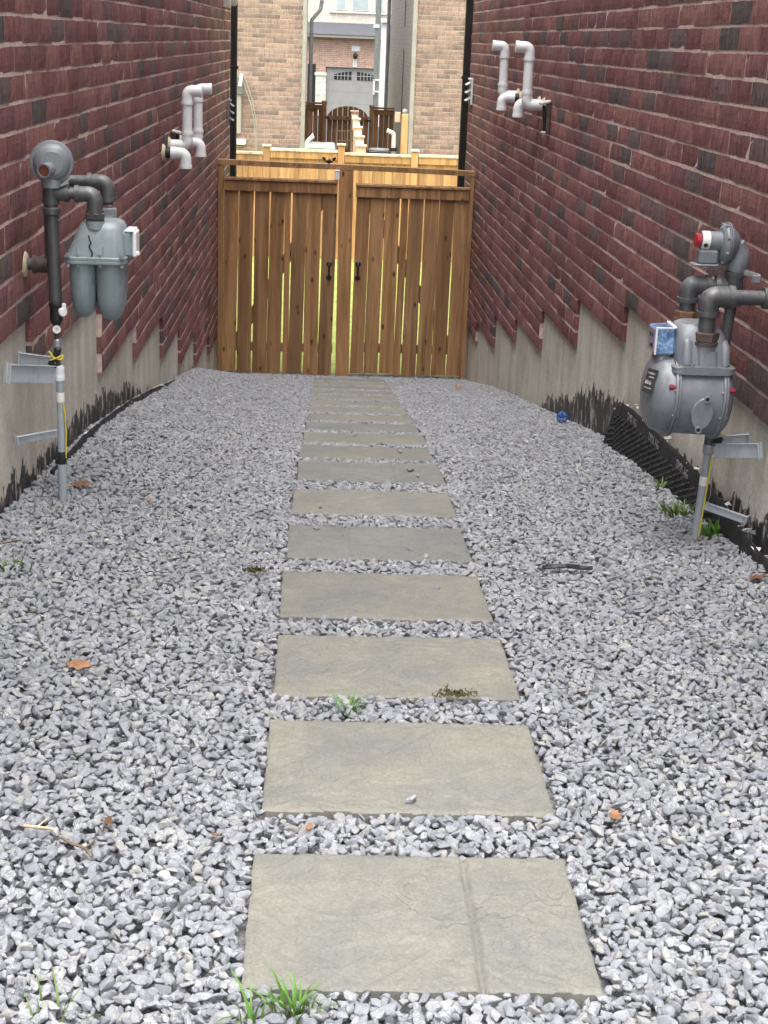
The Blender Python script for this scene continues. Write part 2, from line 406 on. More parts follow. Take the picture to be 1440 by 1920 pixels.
M['grass'] = simple('grass_blade', (.10, .23, .025), (.06, .15, .015), 30, .55)
M['weed'] = simple('weed_leaf', (.11, .17, .035), (.06, .105, .02), 40, .6)
M['lawn'] = simple('lawn', (.37, .41, .11), (.26, .31, .06), 5, .9, bump=.8, bscale=80, bdist=.03)
M['siding'] = simple('beige_trim', (.42, .40, .35), (.36, .34, .30), 6, .7)
M['greytrim'] = simple('grey_downspout', (.20, .22, .21), (.16, .17, .165), 8, .5)
M['roof'] = simple('roof_shingles', (.10, .10, .115), (.06, .06, .07), 18, .9, bump=.6, stretch=(1, 1, 3))
M['garage'] = simple('garage_door_paint', (.34, .335, .32), (.31, .305, .29), 4, .55)
M['stone'] = simple('pale_stone', (.70, .68, .62), (.55, .53, .48), 7, .85, bump=.5, bscale=12, bdist=.02)
M['pane'] = simple('dark_window_glass', (.03, .04, .035), (.02, .025, .022), 3, .08, spec=.7)
M['palepane'] = simple('curtained_window_glass', (.50, .56, .56), (.40, .46, .46), 2, .1, spec=.7)
M['asphalt'] = simple('asphalt', (.06, .06, .06), (.045, .045, .045), 30, .95)
M['membrane'] = simple('dimpled_black_membrane', (.030, .030, .032), (.014, .014, .015), 18, .78, bump=.2, spec=.3)
M['print'] = simple('grey_print', (.44, .44, .43), (.12, .12, .12), 60, .7)
def texbrick(name, c1, c2, mort, sc):
    t = NT(name); b = t.n('TexBrick'); t.l(t.pos((1, 1, 1)), b.inputs['Vector'])
    # world x,z on walls that face the camera: swap y and z
    mp = t.n('Mapping'); sep = t.n('SeparateXYZ'); cmb = t.n('CombineXYZ'); g = t.n('NewGeometry')
    t.l(g.outputs['Position'], sep.inputs[0]); t.l(t.math('ADD', sep.outputs[0], sep.outputs[1]), cmb.inputs[0]); t.l(sep.outputs[2], cmb.inputs[1])
    t.l(cmb.outputs[0], b.inputs['Vector'])
    b.inputs['Color1'].default_value = (*c1, 1); b.inputs['Color2'].default_value = (*c2, 1); b.inputs['Mortar'].default_value = (*mort, 1)
    b.inputs['Scale'].default_value = 1; b.inputs['Brick Width'].default_value = .272 * sc; b.inputs['Row Height'].default_value = .089 * sc; b.inputs['Mortar Size'].default_value = .006 * sc
    col = t.mix(1.0, b.outputs['Color'], t.ramp(t.noise(t.pos(), 6, 4), [(.3, .85), (.7, 1.12)]), 'MULTIPLY')
    return t.done(col, .9, 0, t.bump(b.outputs['Fac'], -.3, .004), .2)
M['brickfar'] = texbrick('far_red_tan_brick', (.40, .25, .19), (.50, .33, .25), (.62, .52, .44), 1)
M['stonefar'] = texbrick('far_pale_stone_courses', (.62, .56, .47), (.70, .65, .56), (.74, .70, .62), 2.2)
M['sidebrick'] = texbrick('shade_greyed_brick', (.40, .37, .365), (.46, .43, .42), (.52, .49, .47), 1)  # tan brick greyed for how side walls look in grazing shade
M['upperbrick'] = texbrick('upper_red_brick', (.15, .062, .06), (.12, .055, .056), (.36, .27, .24), 1)

# ------------------------------------------------------------------ ground (one sheet) and gravel
def make_ground():
    ys = list(np.arange(-40, 0, 4.0)) + list(np.arange(0, 16, .25)) + list(np.arange(16, 60, 2.0)) + [60, 80, 120, 200, 400]
    xs = [-200, -60, -20, -8, -3, -1.6, -1.2] + list(np.arange(-1.0, 1.6, .1)) + [1.8, 3, 8, 20, 60, 200]
    mb = MB(); vs_ = [(x, y, gz(x, y) - .05) for y in ys for x in xs]; nx = len(xs)
    mb.add(vs_, [(j * nx + i, j * nx + i + 1, (j + 1) * nx + i + 1, (j + 1) * nx + i) for j in range(len(ys) - 1) for i in range(nx - 1)], True)
    return tag(mb.build('ground', M['lawn']), kind='structure')
make_ground()
mb = MB(); mb.add([(-60, 46, -3.35 + CZ + .30), (60, 46, -3.35 + CZ + .30), (60, 76.8, -3.56 + CZ), (-60, 76.8, -3.56 + CZ)], [(0, 1, 2, 3)]); tag(mb.build('road', M['asphalt']), kind='structure')  # unseen street sheet, added to keep green lawn bounce off the garage
mb = MB(); mb.box((0.3, -8.2, -.024), (9, 17, .05)); tag(mb.build('pale_bounce_sheet', M['stone']), kind='structure')  # unseen pale sheet behind the camera, added to bounce light into the alley
def make_bed():
    ys = np.arange(1.0, 14.21, .2); xs = np.arange(-1.08, 1.60, .1); mb = MB(); nx = len(xs)
    mb.add([(x, y, gz(x, y) - .034) for y in ys for x in xs], [(j * nx + i, j * nx + i + 1, (j + 1) * nx + i + 1, (j + 1) * nx + i) for j in range(len(ys) - 1) for i in range(nx - 1)], True)
    return tag(mb.build('gravel_bed', M['bed']), kind='structure')
make_bed()

# slabs: near edges along the path, 0.61 x 0.41 m
SLABS = []
SW, SD = .61, .46
_near = [2.244, 2.885, 3.50, 4.125, 4.78, 5.44, 6.11, 6.73, 7.335, 7.963] + [8.60 + .636 * k for k in range(8)]
for i, yn_ in enumerate(_near):
    yc = yn_ + SD / 2
    SLABS.append((.211 + .0098 * (yc - 2.2) + rng.uniform(-.007, .007), yc, rng.uniform(-.010, .010)))
def slab_dist(x, y):          # signed distance-like: negative inside
    best = 9
    for xc, yc, a in SLABS:
        if abs(y - yc) < .5:
            d = max(abs(x - xc) - SW / 2, abs(y - yc) - SD / 2); best = min(best, d)
    return best

def stone_mesh(seed, r=.5):
    R = random.Random(seed); bm = bmesh.new()
    for k in range(R.randint(11, 16)):
        while True:
            p = Vector((R.gauss(0, 1), R.gauss(0, 1), R.gauss(0, 1)))
            if p.length > .1: break
        p.normalize(); p = Vector((p.x, p.y, p.z)) * R.uniform(.86, 1.0)
        bm.verts.new((p.x * .5 * R.uniform(.9, 1.1), p.y * .40, p.z * .33))
    res = bmesh.ops.convex_hull(bm, input=bm.verts)
    bmesh.ops.delete(bm, geom=list({g for g in res['geom_interior'] + res['geom_unused'] if isinstance(g, bmesh.types.BMVert)}), context='VERTS')
    bmesh.ops.dissolve_limit(bm, angle_limit=math.radians(14), verts=bm.verts, edges=bm.edges)
    bmesh.ops.bevel(bm, geom=list(bm.edges), offset=.035, segments=1, affect='EDGES', clamp_overlap=True)
    bmesh.ops.triangulate(bm, faces=bm.faces)
    me = bpy.data.meshes.new('gravel_stone'); bm.to_mesh(me); bm.free(); me.materials.append(M['gravel'])
    return me
STONES = [stone_mesh(100 + i) for i in range(28)]
def make_gravel():
    P, Rr, Sc, Ix = [], [], [], []
    def layer(sp, zoff, zj, smin, smax, margin, tilt):
        ys = np.arange(1.25, 14.16, sp); xs = np.arange(-1.04, 1.56, sp)
        for j, y0 in enumerate(ys):
            for x0 in xs + (sp / 2 if j % 2 else 0):
                x = x0 + nrg.uniform(-.42, .42) * sp; y = y0 + nrg.uniform(-.42, .42) * sp
                if x < XL + KL * y - .01 or x > XR + KR * y + .01: continue
                d = slab_dist(x, y)
                if d < margin + nrg.uniform(-.002, .004): continue
                s = smin + (smax - smin) * nrg.beta(2, 2.6)
                inpath = -.006 if abs(x - .25) < .33 else -.004
                P.append((x, y, gz(x, y) + inpath + zoff + nrg.uniform(-zj, zj)))
                Rr.append((nrg.normal(0, tilt), nrg.normal(0, tilt), nrg.uniform(0, 6.283)))
                Sc.append((s * nrg.uniform(.85, 1.25), s * nrg.uniform(.8, 1.1), s * nrg.uniform(.75, 1.15)))
                Ix.append(int(nrg.integers(0, len(STONES))))
    layer(.026, -.015, .003, .030, .042, .008, .7)
    layer(.0205, -.003, .0035, .017, .047, .006, .34)
    n = len(P); me = bpy.data.meshes.new('gravel'); me.from_pydata(P, [], [])
    a = me.attributes.new('rot', 'FLOAT_VECTOR', 'POINT'); a.data.foreach_set('vector', np.array(Rr, dtype=np.float32).ravel())
    a = me.attributes.new('scl', 'FLOAT_VECTOR', 'POINT'); a.data.foreach_set('vector', np.array(Sc, dtype=np.float32).ravel())
    a = me.attributes.new('idx', 'INT', 'POINT'); a.data.foreach_set('value', np.array(Ix, dtype=np.int32))
    ob = bpy.data.objects.new('gravel', me); COL.objects.link(ob)
    cl = bpy.data.collections.new('gravel_stones')
    for i, m in enumerate(STONES):
        so_ = bpy.data.objects.new('gravel_stone_%02d' % i, m); cl.objects.link(so_)
    ng = bpy.data.node_groups.new('scatter_gravel', 'GeometryNodeTree')
    ng.interface.new_socket('Geometry', in_out='INPUT', socket_type='NodeSocketGeometry')
    ng.interface.new_socket('Geometry', in_out='OUTPUT', socket_type='NodeSocketGeometry')
    N = ng.nodes; gi = N.new('NodeGroupInput'); go = N.new('NodeGroupOutput')
    ci = N.new('GeometryNodeCollectionInfo'); ci.inputs['Collection'].default_value = cl
    ci.inputs['Separate Children'].default_value = True; ci.inputs['Reset Children'].default_value = True
    ip = N.new('GeometryNodeInstanceOnPoints'); ip.inputs['Pick Instance'].default_value = True
    def na(nm, ty):
        q = N.new('GeometryNodeInputNamedAttribute'); q.data_type = ty; q.inputs['Name'].default_value = nm
        return [o for o in q.outputs if o.enabled][0]
    e2r = N.new('FunctionNodeEulerToRotation')
    L = ng.links
    L.new(na('rot', 'FLOAT_VECTOR'), e2r.inputs[0]); L.new(e2r.outputs[0], ip.inputs['Rotation'])
    L.new(na('scl', 'FLOAT_VECTOR'), ip.inputs['Scale']); L.new(na('idx', 'INT'), ip.inputs['Instance Index'])
    m2p = N.new('GeometryNodeMeshToPoints')
    L.new(gi.outputs[0], m2p.inputs[0]); L.new(m2p.outputs[0], ip.inputs['Points']); L.new(ci.outputs[0], ip.inputs['Instance']); L.new(ip.outputs[0], go.inputs[0])
    md = ob.modifiers.new('scatter', 'NODES'); md.node_group = ng
    me.materials.append(M['gravel'])
    tag(ob, 'loose grey crushed limestone gravel covering the side yard', 'gravel', kind='stuff')
    return n
NG = make_gravel()

# ------------------------------------------------------------------ paving slabs
def make_slab(i, xc, yc, a, groove):
    res = 120 if i < 3 else (64 if i < 7 else 20)
    nx, ny = res, int(res * .7); seed = i * 17.3
    zt = zp(yc) + .001; sl = (zp(yc + .2) - zp(yc - .2)) / .4
    mb = MB(); vs_ = []
    def hgt(u, v):
        p = Vector((u * 6.5 + seed, v * 6.5, seed * .3))
        w = mnoise.noise(p * .6) * .8
        n = mnoise.fractal(p + Vector((w, w, 0)), 1.0, 2.0, 4) * .5 + .5
        k = n * 4.2; fl = math.floor(k); fr = k - fl
        ter = (fl + sstep(.0, .035, fr)) / 4.2
        h = ter * .016 - n * .0125 + mnoise.noise(p * 9) * .0004
        if groove is not None:
            gd = abs(u - groove * SW + .003 * mnoise.noise(Vector((v * 9, seed, 0))))
            h = h - .010 * (1 - sstep(.002, .009, gd))
        return h
    for j in range(ny + 1):
        for k in range(nx + 1):
            # denser rows near the border for the worn arris
            u = SW * k / nx; v = SD * j / ny
            e = min(u, SW - u, v, SD - v)
            z = hgt(u, v) - .004 * (1 - sstep(0, .007, e))
            ux = u - SW / 2 + (.0025 * mnoise.noise(Vector((v * 14, seed, 5))) if k in (0, nx) else 0)
            vy = v - SD / 2 + (.0025 * mnoise.noise(Vector((u * 14, seed, 9))) if j in (0, ny) else 0)
            vs_.append((ux, vy, z - .006))
    w = nx + 1
    fs_ = [(j * w + k, j * w + k + 1, (j + 1) * w + k + 1, (j + 1) * w + k) for j in range(ny) for k in range(nx)]
    mb.add(vs_, fs_, True)
    ring = [k for k in range(w)] + [j * w + nx for j in range(1, ny + 1)] + [ny * w + k for k in range(nx - 1, -1, -1)] + [j * w for j in range(ny - 1, 0, -1)]
    top = [vs_[q] for q in ring]; bot = [(p[0], p[1], -.05) for p in top]; m = len(ring)
    mb.add(top + bot, [(q, m + q, m + (q + 1) % m, (q + 1) % m) for q in range(m)] + [tuple(range(m, 2 * m))], False)
    ob = mb.build('paving_slab', M['slab'])
    ob.location = (xc, yc, zt); ob.rotation_euler = (math.atan(sl) * .9, rng.uniform(-.006, .006), a)
    return ob
ORD = ['first', 'second', 'third', 'fourth', 'fifth', 'sixth', 'seventh', 'eighth', 'ninth', 'tenth', 'eleventh', 'twelfth', 'thirteenth', 'fourteenth', 'fifteenth', 'sixteenth', 'seventeenth', 'eighteenth']
GRV = {0: .67, 4: .33, 6: .68, 8: .31, 12: .5}
for i, (xc, yc, a) in enumerate(SLABS):
    lab = 'weathered greenish grey slate textured stepping slab, %s from the front of the path' % ORD[i]
    if i == 0: lab = 'nearest and largest looking grey green stepping slab with a groove across it'
    if i == 17: lab = 'last thin looking stepping slab right below the wooden gate'
    tag(make_slab(i, xc, yc, a, GRV.get(i)), lab, 'paving slab', 'stepping slabs in the gravel')

# ------------------------------------------------------------------ bricks
BH, BL = .089, .272
def brick_mesh(seed, mat, rough=1.0):
    R = random.Random(seed); L, H, D = BL - .007, BH - .0125, .07
    nx, nz = 5, 3; mb = MB(); vs_ = []
    for j in range(nz + 1):
        for i in range(nx + 1):
            x = -L / 2 + L * i / nx; z = -H / 2 + H * j / nz
            edge = i in (0, nx) or j in (0, nz)
            y = R.uniform(-.0007, .0007) * rough + (.0022 if edge else 0)
            vs_.append((x + R.uniform(-.0014, .0014) * rough, y, z + R.uniform(-.0014, .0014) * rough))
    w = nx + 1
    mb.add(vs_, [(j * w + i, j * w + i + 1, (j + 1) * w + i + 1, (j + 1) * w + i) for j in range(nz) for i in range(nx)], False)
    ring = [k for k in range(w)] + [j * w + nx for j in range(1, nz + 1)] + [nz * w + k for k in range(nx - 1, -1, -1)] + [j * w for j in range(nz - 1, 0, -1)]
    top = [vs_[q] for q in ring]; bot = [(p[0], D, p[2]) for p in top]; m = len(ring)
    mb.add(top + bot, [(q, m + q, m + (q + 1) % m, (q + 1) % m) for q in range(m)], False)
    me = bpy.data.meshes.new('brick'); me.from_pydata(mb.v, [], mb.f); me.materials.append(mat); me.update()
    return me
BR_RED = [brick_mesh(40 + i, M['brick']) for i in range(10)]
BR_TAN = [brick_mesh(80 + i, M['tanbrick'], .5) for i in range(4)]
def lay_bricks(root, MW, meshes, mat, cells, limit, seed):
    """cells: (u, z, keep_scale) in root space; the biggest in view become parts, the rest one stuff part"""
    R = random.Random(seed); info = []
    for (u, z, sx) in cells:
        P = MW @ Vector((u, 0, z)); px, py, d = proj(P)
        Q = MW @ Vector((u + BL * .5 * sx, 0, z)); qx = proj(Q)[0]
        vis = -30 < px < 1470 and -30 < py < 1950 and d > 0
        size = (abs(qx - px) * 2) * (F * BH / max(d, .1)) if vis else 0
        info.append((size, u, z, sx))
    info.sort(key=lambda t: -t[0])
    allv = []; allf = []; tones = []; base = 0; cnt = 0
    prep = []
    for me in meshes:
        v = np.empty(len(me.vertices) * 3); me.vertices.foreach_get('co', v); prep.append((v.reshape(-1, 3), [tuple(p.vertices) for p in me.polygons]))
    for (size, u, z, sx) in info:
        tone = R.random(); k = R.randrange(len(meshes))
        dy = R.uniform(-.002, .002); rz = R.uniform(-.004, .004); ry = R.uniform(-.004, .004); dz = R.uniform(-.0018, .0018)
        if size > 0 and cnt < limit:
            o = bpy.data.objects.new('brick', meshes[k]); COL.objects.link(o); o.parent = root
            o.location = (u, dy, z + dz); o.rotation_euler = (0, ry, rz); o.scale = (sx, 1, 1); o['tone'] = tone; cnt += 1
        else:
            v, f = prep[k]; vv = v * np.array([sx, 1, 1])
            c, s = math.cos(rz), math.sin(rz)
            x = vv[:, 0] * c - vv[:, 1] * s + u; y = vv[:, 0] * s + vv[:, 1] * c + dy; zz = vv[:, 2] + z + dz
            allv.append(np.stack([x, y, zz], 1)); allf += [tuple(q + base for q in p) for p in f]; tones += [tone] * len(f); base += len(vv)
    if allv:
        me = bpy.data.meshes.new('remaining_bricks'); me.from_pydata(np.concatenate(allv).tolist(), [], allf); me.materials.append(mat)
        at = me.attributes.new('tone', 'FLOAT', 'FACE'); at.data.foreach_set('value', np.array(tones, dtype=np.float32)); me.update()
        o = bpy.data.objects.new('remaining_bricks', me); COL.objects.link(o); o.parent = root; tag(o, kind='stuff')

def side_house(side, y_rear, zref, steps, label):
    """brick house flanking the alley. local frame: X along the wall, -Y towards the alley, Z up"""
    k = KL if side == 'L' else KR; X0 = XL if side == 'L' else XR
    ang = math.pi / 2 - math.atan(k) if side == 'L' else -math.pi / 2 - math.atan(k)
    Y0 = 2.4  # unseen front end set back so more light reaches the near gravel
    root = empty('brick_house', (X0 + k * Y0, Y0, 0), label, 'house', rot=(0, 0, ang))
    MW = Matrix.Translation(root.location) @ Matrix.Rotation(ang, 4, 'Z')
    sg = 1 if side == 'L' else -1                      # local X = sg * (y - Y0)
    top = .95 + CZ; roofz = 2.9 + CZ  # unseen eaves kept low so more sky light reaches the walls
    U = lambda y: sg * (y - Y0)
    # bricks and mortar core, section by section (the brick skirt steps down with the ground)
    cells = []; core = MB(); yprev = Y0
    bounds = [(Y0 if i == 0 else steps[i - 1][0], steps[i][0], steps[i][1]) for i in range(len(steps))]
    def bottom(y):
        for a, b, z in bounds:
            if a <= y < b: return z
        return bounds[-1][2]
    for a, b, z in bounds:
        core.box(((U(a) + U(b)) / 2, .0042 + .05, (z + top) / 2 + .003), (abs(b - a) - .012, .10, top - z - .008))
    ncr = int(round((top - min(s[1] for s in steps)) / BH)) + 2
    z0 = zref
    while z0 > min(s[1] for s in steps) + .5 * BH: z0 -= BH
    z = z0; row = 0
    R = random.Random(5 if side == 'L' else 6)
    while z < top - .5 * BH:
        y = Y0 + (BL / 2 if row % 2 else 0) + R.uniform(-.03, .03) - BL
        while y < y_rear:
            a, b = y, y + BL
            lo, hi = max(a, Y0), min(b, y_rear)
            # cut at the step ends that stop this course
            for (sa, sb, sz) in bounds:
                if sz > z and sa < hi and sb > lo:          # section does not reach this course
                    if sb < hi and sb > lo: lo = max(lo, sb)
                    elif sa <= lo: lo = hi
            if hi - lo > .05:
                yc = (lo + hi) / 2
                cells.append((U(yc), z + BH / 2, (hi - lo) / BL))
            y = b
        z += BH; row += 1
    core.build('mortar_wall', M['mortar'], root)
    lay_bricks(root, MW, BR_RED, M['brick'], cells, 300, 9 if side == 'L' else 10)
    # concrete foundation with the tar line attribute
    f = MB(); ys = np.arange(Y0 + .05, y_rear - .02, .06); zs = np.arange(-3.4 + CZ, -.55 + CZ, .06)
    vs_ = []; ab = []
    for zz in zs:
        for yy in ys:
            P = MW @ Vector((U(yy), .024, 0)); g = gz(P.x, yy)
            if side == 'L': hgt_ = .05 + .035 * sstep(5.3, 6.6, yy) - .14 * sstep(7.6, 9.2, yy)
            else: hgt_ = .09 + .10 * sstep(6.2, 7.2, yy) - .07 * sstep(7.9, 8.6, yy) - .22 * sstep(8.7, 10.2, yy)
            vs_.append((U(yy), .024 + .003 * mnoise.noise(Vector((yy * 1.3, zz * 1.3, 3))), zz)); ab.append(zz - g - hgt_)
    w = len(ys)
    f.add(vs_, [(j * w + i, j * w + i + 1, (j + 1) * w + i + 1, (j + 1) * w + i)[::sg] for j in range(len(zs) - 1) for i in range(w - 1)], True)
    fo = f.build('foundation', M['concrete'], root)
    at = fo.data.attributes.new('above', 'FLOAT', 'POINT'); at.data.foreach_set('value', np.array(ab, dtype=np.float32))
    bk = MB(); bk.box(((U(Y0) + U(y_rear)) / 2, .14 + 3.5, (-3.6 + CZ + roofz) / 2), (y_rear - Y0 - .02, 7.0, roofz + 3.6 - CZ)); bk.build('house_body', M['upperbrick'], root)
    up = MB(); up.box(((U(Y0) + U(y_rear)) / 2, .09, (top + roofz) / 2 + .003), (y_rear - Y0, .10, roofz - top)); up.build('upper_wall', M['upperbrick'], root)
    rf = MB(); a, b = sorted((U(Y0 - .35), U(y_rear + .35)))
    zt = roofz + 2.0
    e = [Vector((a, -.12, roofz)), Vector((b, -.12, roofz)), Vector((b, 7.4, roofz)), Vector((a, 7.4, roofz))]
    r0, r1 = Vector(((a + 3), 3.6, zt)), Vector(((b - 3), 3.6, zt))
    rf.add(e + [r0, r1], [(0, 1, 5, 4), (2, 3, 4, 5), (1, 2, 5), (3, 0, 4), (0, 3, 2, 1)])
    rf.build('roof', M['roof'], root)  # unseen roof put in to block sky light, overhang cut short
    return root
def snap(zr, n): return zr - n * BH
ZL, ZR = -.053 + CZ, .098 + CZ
LST = [(5.25, snap(ZL, 10)), (6.85, snap(ZL, 12)), (8.10, snap(ZL, 16)), (9.42, snap(ZL, 18)), (10.55, snap(ZL, 21)), (11.82, snap(ZL, 24)), (13.1, snap(ZL, 27)), (15.55, snap(ZL, 29))]
RST = [(7.19, snap(ZR, 14)), (8.46, snap(ZR, 16)), (9.70, snap(ZR, 19)), (10.90, snap(ZR, 22)), (12.09, snap(ZR, 24)), (13.29, snap(ZR, 27)), (14.95, snap(ZR, 29))]
HL = side_house('L', 15.55, ZL, LST, 'dark red brick house wall on the left with stepped brick above concrete')
HR = side_house('R', 14.95, ZR, RST, 'dark red brick house wall on the right with stepped brick above concrete')

# ------------------------------------------------------------------ double wooden gate
GY = 14.05
def bx(mb, x0, x1, y0, y1, z0, z1, b=.003, mi=0): return mb.box(((x0 + x1) / 2, (y0 + y1) / 2, (z0 + z1) / 2), (abs(x1 - x0), abs(y1 - y0), abs(z1 - z0)), b, None, mi)
zg = lambda z: z + CZ
gf = empty('timber_gateway', (.25, GY, zg(-2.95)), 'brown timber gate frame with a rail across the top and three posts', 'gateway')
def part(root, name, mat, fn):
    mb = MB(); fn(mb); return mb.build(name, mat, root, root.location)
RAILT = lambda x: zg(-1.052 - .012 * (x + .87))          # rail sags to the right a touch
part(gf, 'post', M['gatewood'], lambda m: bx(m, -.884, -.838, GY - .045, GY + .045, zg(-3.0), RAILT(-.87) - .046))
part(gf, 'post', M['gatewood'], lambda m: bx(m, 1.356, 1.394, GY - .045, GY + .045, zg(-3.0), RAILT(1.38) - .046))
def cpost(m):
    secs = []
    for z, xa, xb in ((zg(-2.99), .203, .325), (RAILT(.25) - .046, .186, .312)):
        secs.append([Vector((xa, GY - .055, z)), Vector((xb, GY - .055, z)), Vector((xb, GY + .06, z)), Vector((xa, GY + .06, z))])
    m.loft(secs, False)
part(gf, 'post', M['gatewood'], cpost)
def rail(m):
    secs = []
    for x in (-.886, -.3, .25, .8, 1.40):
        t = RAILT(x) + .003 * math.sin(x * 3); secs.append([Vector((x, GY - .05, t - .044)), Vector((x, GY - .05, t)), Vector((x, GY + .05, t)), Vector((x, GY + .05, t - .044))])
    m.loft(secs, False)
part(gf, 'top_rail', M['gatewood'], rail)
def board_mesh(w, h, seed):
    R = random.Random(seed); mb = MB(); n = 7; b = .003
    secs = []
    for i in range(n + 1):
        z = -h / 2 + h * i / n; bow = .003 * math.sin(i / n * 3.1 + seed) ; tw = .0015 * math.sin(i / n * 5 + seed * 2)
        j = R.uniform(-.0012, .0012)
        secs.append([Vector((x + bow + j, y + tw * (1 if x > 0 else -1), z)) for x, y in
                     ((-w / 2 + b, -.0095), (w / 2 - b, -.0095), (w / 2, -.0095 + b), (w / 2, .0095), (-w / 2, .0095), (-w / 2, -.0095 + b))])
    mb.loft(secs, False); return mb
def leaf(label, bounds, capz, zb, capx, handle_px, post_gap_left):
    x0, x1 = capx
    r = empty('gate_leaf', ((x0 + x1) / 2, GY - .03, zg(zb)), label, 'gate', 'pair of gate leaves')
    xs = [AT(p, 356, GY).x for p in bounds]
    for i, (a, b) in enumerate(zip(xs[:-1], xs[1:])):
        g0 = rng.uniform(.0025, .0065); g1 = rng.uniform(.0025, .0065)
        h = capz - .03 - zb + rng.uniform(-.012, .012)
        mb = board_mesh(b - a - g0 - g1, h, i * 3.7 + x0)
        o = mb.build('board', M['gatewood'], r); o.location = ((a + g0 + b - g1) / 2 - r.location.x, rng.uniform(-.002, .002), (capz - .03 - h / 2) - zb)
        o.rotation_euler = (0, rng.uniform(-.0035, .0035) + .006, 0)
    part(r, 'cap_rail', M['gatewood'], lambda m: bx(m, x0, x1, GY - .075, GY + .03, zg(capz - .022), zg(capz)))
    part(r, 'fascia_board', M['gatewood'], lambda m: bx(m, x0 + .004, x1 - .004, GY - .062, GY - .042, zg(capz - .115), zg(capz - .024)))
    sgb = 1 if x0 < 0 else -1
    def brace(m):
        a = Vector(((x1 if sgb > 0 else x0) - sgb * .10, GY, zg(capz - .12))); b = Vector(((x0 if sgb > 0 else x1) + sgb * .12, GY, zg(zb + .28))); u = (b - a).normalized(); n_ = Vector((0, 1, 0)); w_ = u.cross(n_)
        m.box((a + b) / 2, ((b - a).length, .036, .085), .003, Matrix((u, n_, w_)).transposed())
    part(r, 'diagonal_brace', M['gatewood'], brace)
    for zz in (capz - .07, zb + .24):
        part(r, 'back_rail', M['gatewood'], lambda m: bx(m, x0 + .01, x1 - .01, GY - .019, GY + .019, zg(zz - .04), zg(zz + .04)))
    hp = AT(handle_px, 508, GY - .045)
    def hd(m):
        bx(m, hp.x - .009, hp.x + .009, GY - .075, GY - .063, hp.z - .062, hp.z + .062, .004)
        for s in (-1, 1):
            bx(m, hp.x - .024, hp.x + .024, GY - .045, GY - .040, hp.z + s * .062 - .018, hp.z + s * .062 + .018, .003)
            bx(m, hp.x - .008, hp.x + .008, GY - .072, GY - .042, hp.z + s * .06 - .008, hp.z + s * .06 + .008, .002)
    part(r, 'handle', M['blackmetal'], hd)
    return r
leaf('left gate leaf of brown vertical boards with a black pull handle near its right edge', [419.4, 447.5, 476.7, 505.6, 534.1, 546.9, 575, 603.9, 632], -1.205, -2.962, (-.835, .178), 617, 0)
leaf('right gate leaf of brown vertical boards with a black pull handle near its left edge', [666.9, 693.8, 722, 750.5, 766.2, 795.1, 824.3, 852.5, 880.6], -1.225, -2.945, (.338, 1.352), 671, 0)
# thin off-white shim posts beside the frame
sp = MB(); bx(sp, -.905, -.888, GY + .02, GY + .06, zg(-3.0), zg(-2.55)); tag(sp.build('timber_shim', M['cedarpale']), 'thin pale timber strip between left gate post and foundation', 'timber strip')
sp = MB(); bx(sp, 1.397, 1.413, GY + .02, GY + .06, zg(-3.0), zg(-2.5)); tag(sp.build('timber_shim', M['cedarpale']), 'thin pale timber strip between right gate post and foundation', 'timber strip')
wp = AT(632, 329, GY - .06); mb = MB(); mb.box(wp, (.045, .04, .075), .006); mb.box(wp + Vector((0, 0, .042)), (.05, .045, .010), .003)
tag(mb.build('latch_block', M['white']), 'small white block beside the centre post above the left gate leaf', 'latch block')
# black butterfly ornament on the rail
bp = AT(617, 301, GY); br_ = empty('butterfly_ornament', (bp.x, GY - .02, RAILT(bp.x)), 'small black butterfly shaped ornament sitting on the gate top rail', 'ornament')
def wing(sg):
    def f(m):
        pts = [(0, .0), (.03, .012), (.062, .045), (.058, .062), (.03, .05), (.035, .022), (.012, .03), (0, .035)]
        P = Vector(br_.location); a = [P + Vector((sg * x, -.01 - x * .3, z + .004)) for x, z in pts]; b = [q + Vector((0, .003, 0)) for q in a]; n = len(a)
        m.add(a + b, [tuple(range(n)), tuple(range(2 * n - 1, n - 1, -1))] + [(i, (i + 1) % n, n + (i + 1) % n, n + i) for i in range(n)])
    return f
part(br_, 'wing', M['blackmetal'], wing(-1)); part(br_, 'wing', M['blackmetal'], wing(1))
part(br_, 'body', M['blackmetal'], lambda m: m.slathe(Vector(br_.location) + Vector((0, -.01, 0)), (0, .1, 1), [(0, .003), (.012, .008), (.03, .007), (.045, .006), (.05, .002)], 10))

# ------------------------------------------------------------------ gas meters
def ring(m, p, d, r, w, seg=24): m.lathe(p, d, [(-w / 2, r * .93), (-w / 2, r), (w / 2, r), (w / 2, r * .93)], seg)
def elbow(m, pts, r, rf):
    """pipe with swept elbow fitting: collars at both ends"""
    m.tube(rpath(pts, rf * 1.5, 8), rf, 18)
    a, b, c = [Vector(p) for p in pts]
    ring(m, a + (b - a).normalized() * .006, (b - a), rf * 1.16, .014); ring(m, c + (b - c).normalized() * .006, (b - c), rf * 1.16, .014)
def hexnut(m, p, d, r, h): m.lathe(p, d, [(-h / 2, r * .9), (-h / 2 + .003, r), (h / 2 - .003, r), (h / 2, r * .9)], 6, False)
def silh(py, x0, x1, depth, yc, rad, Y):
    a, b = AT(x0, py, Y), AT(x1, py, Y); return rrect((a.x + b.x) / 2, yc, (a.z + b.z) / 2, b.x - a.x, depth, rad)
def bolt(m, p, d, r=.006, h=.007): m.lathe(p, d, [(0, r), (h, r), (h, 0.001)], 6, False, 0, False)

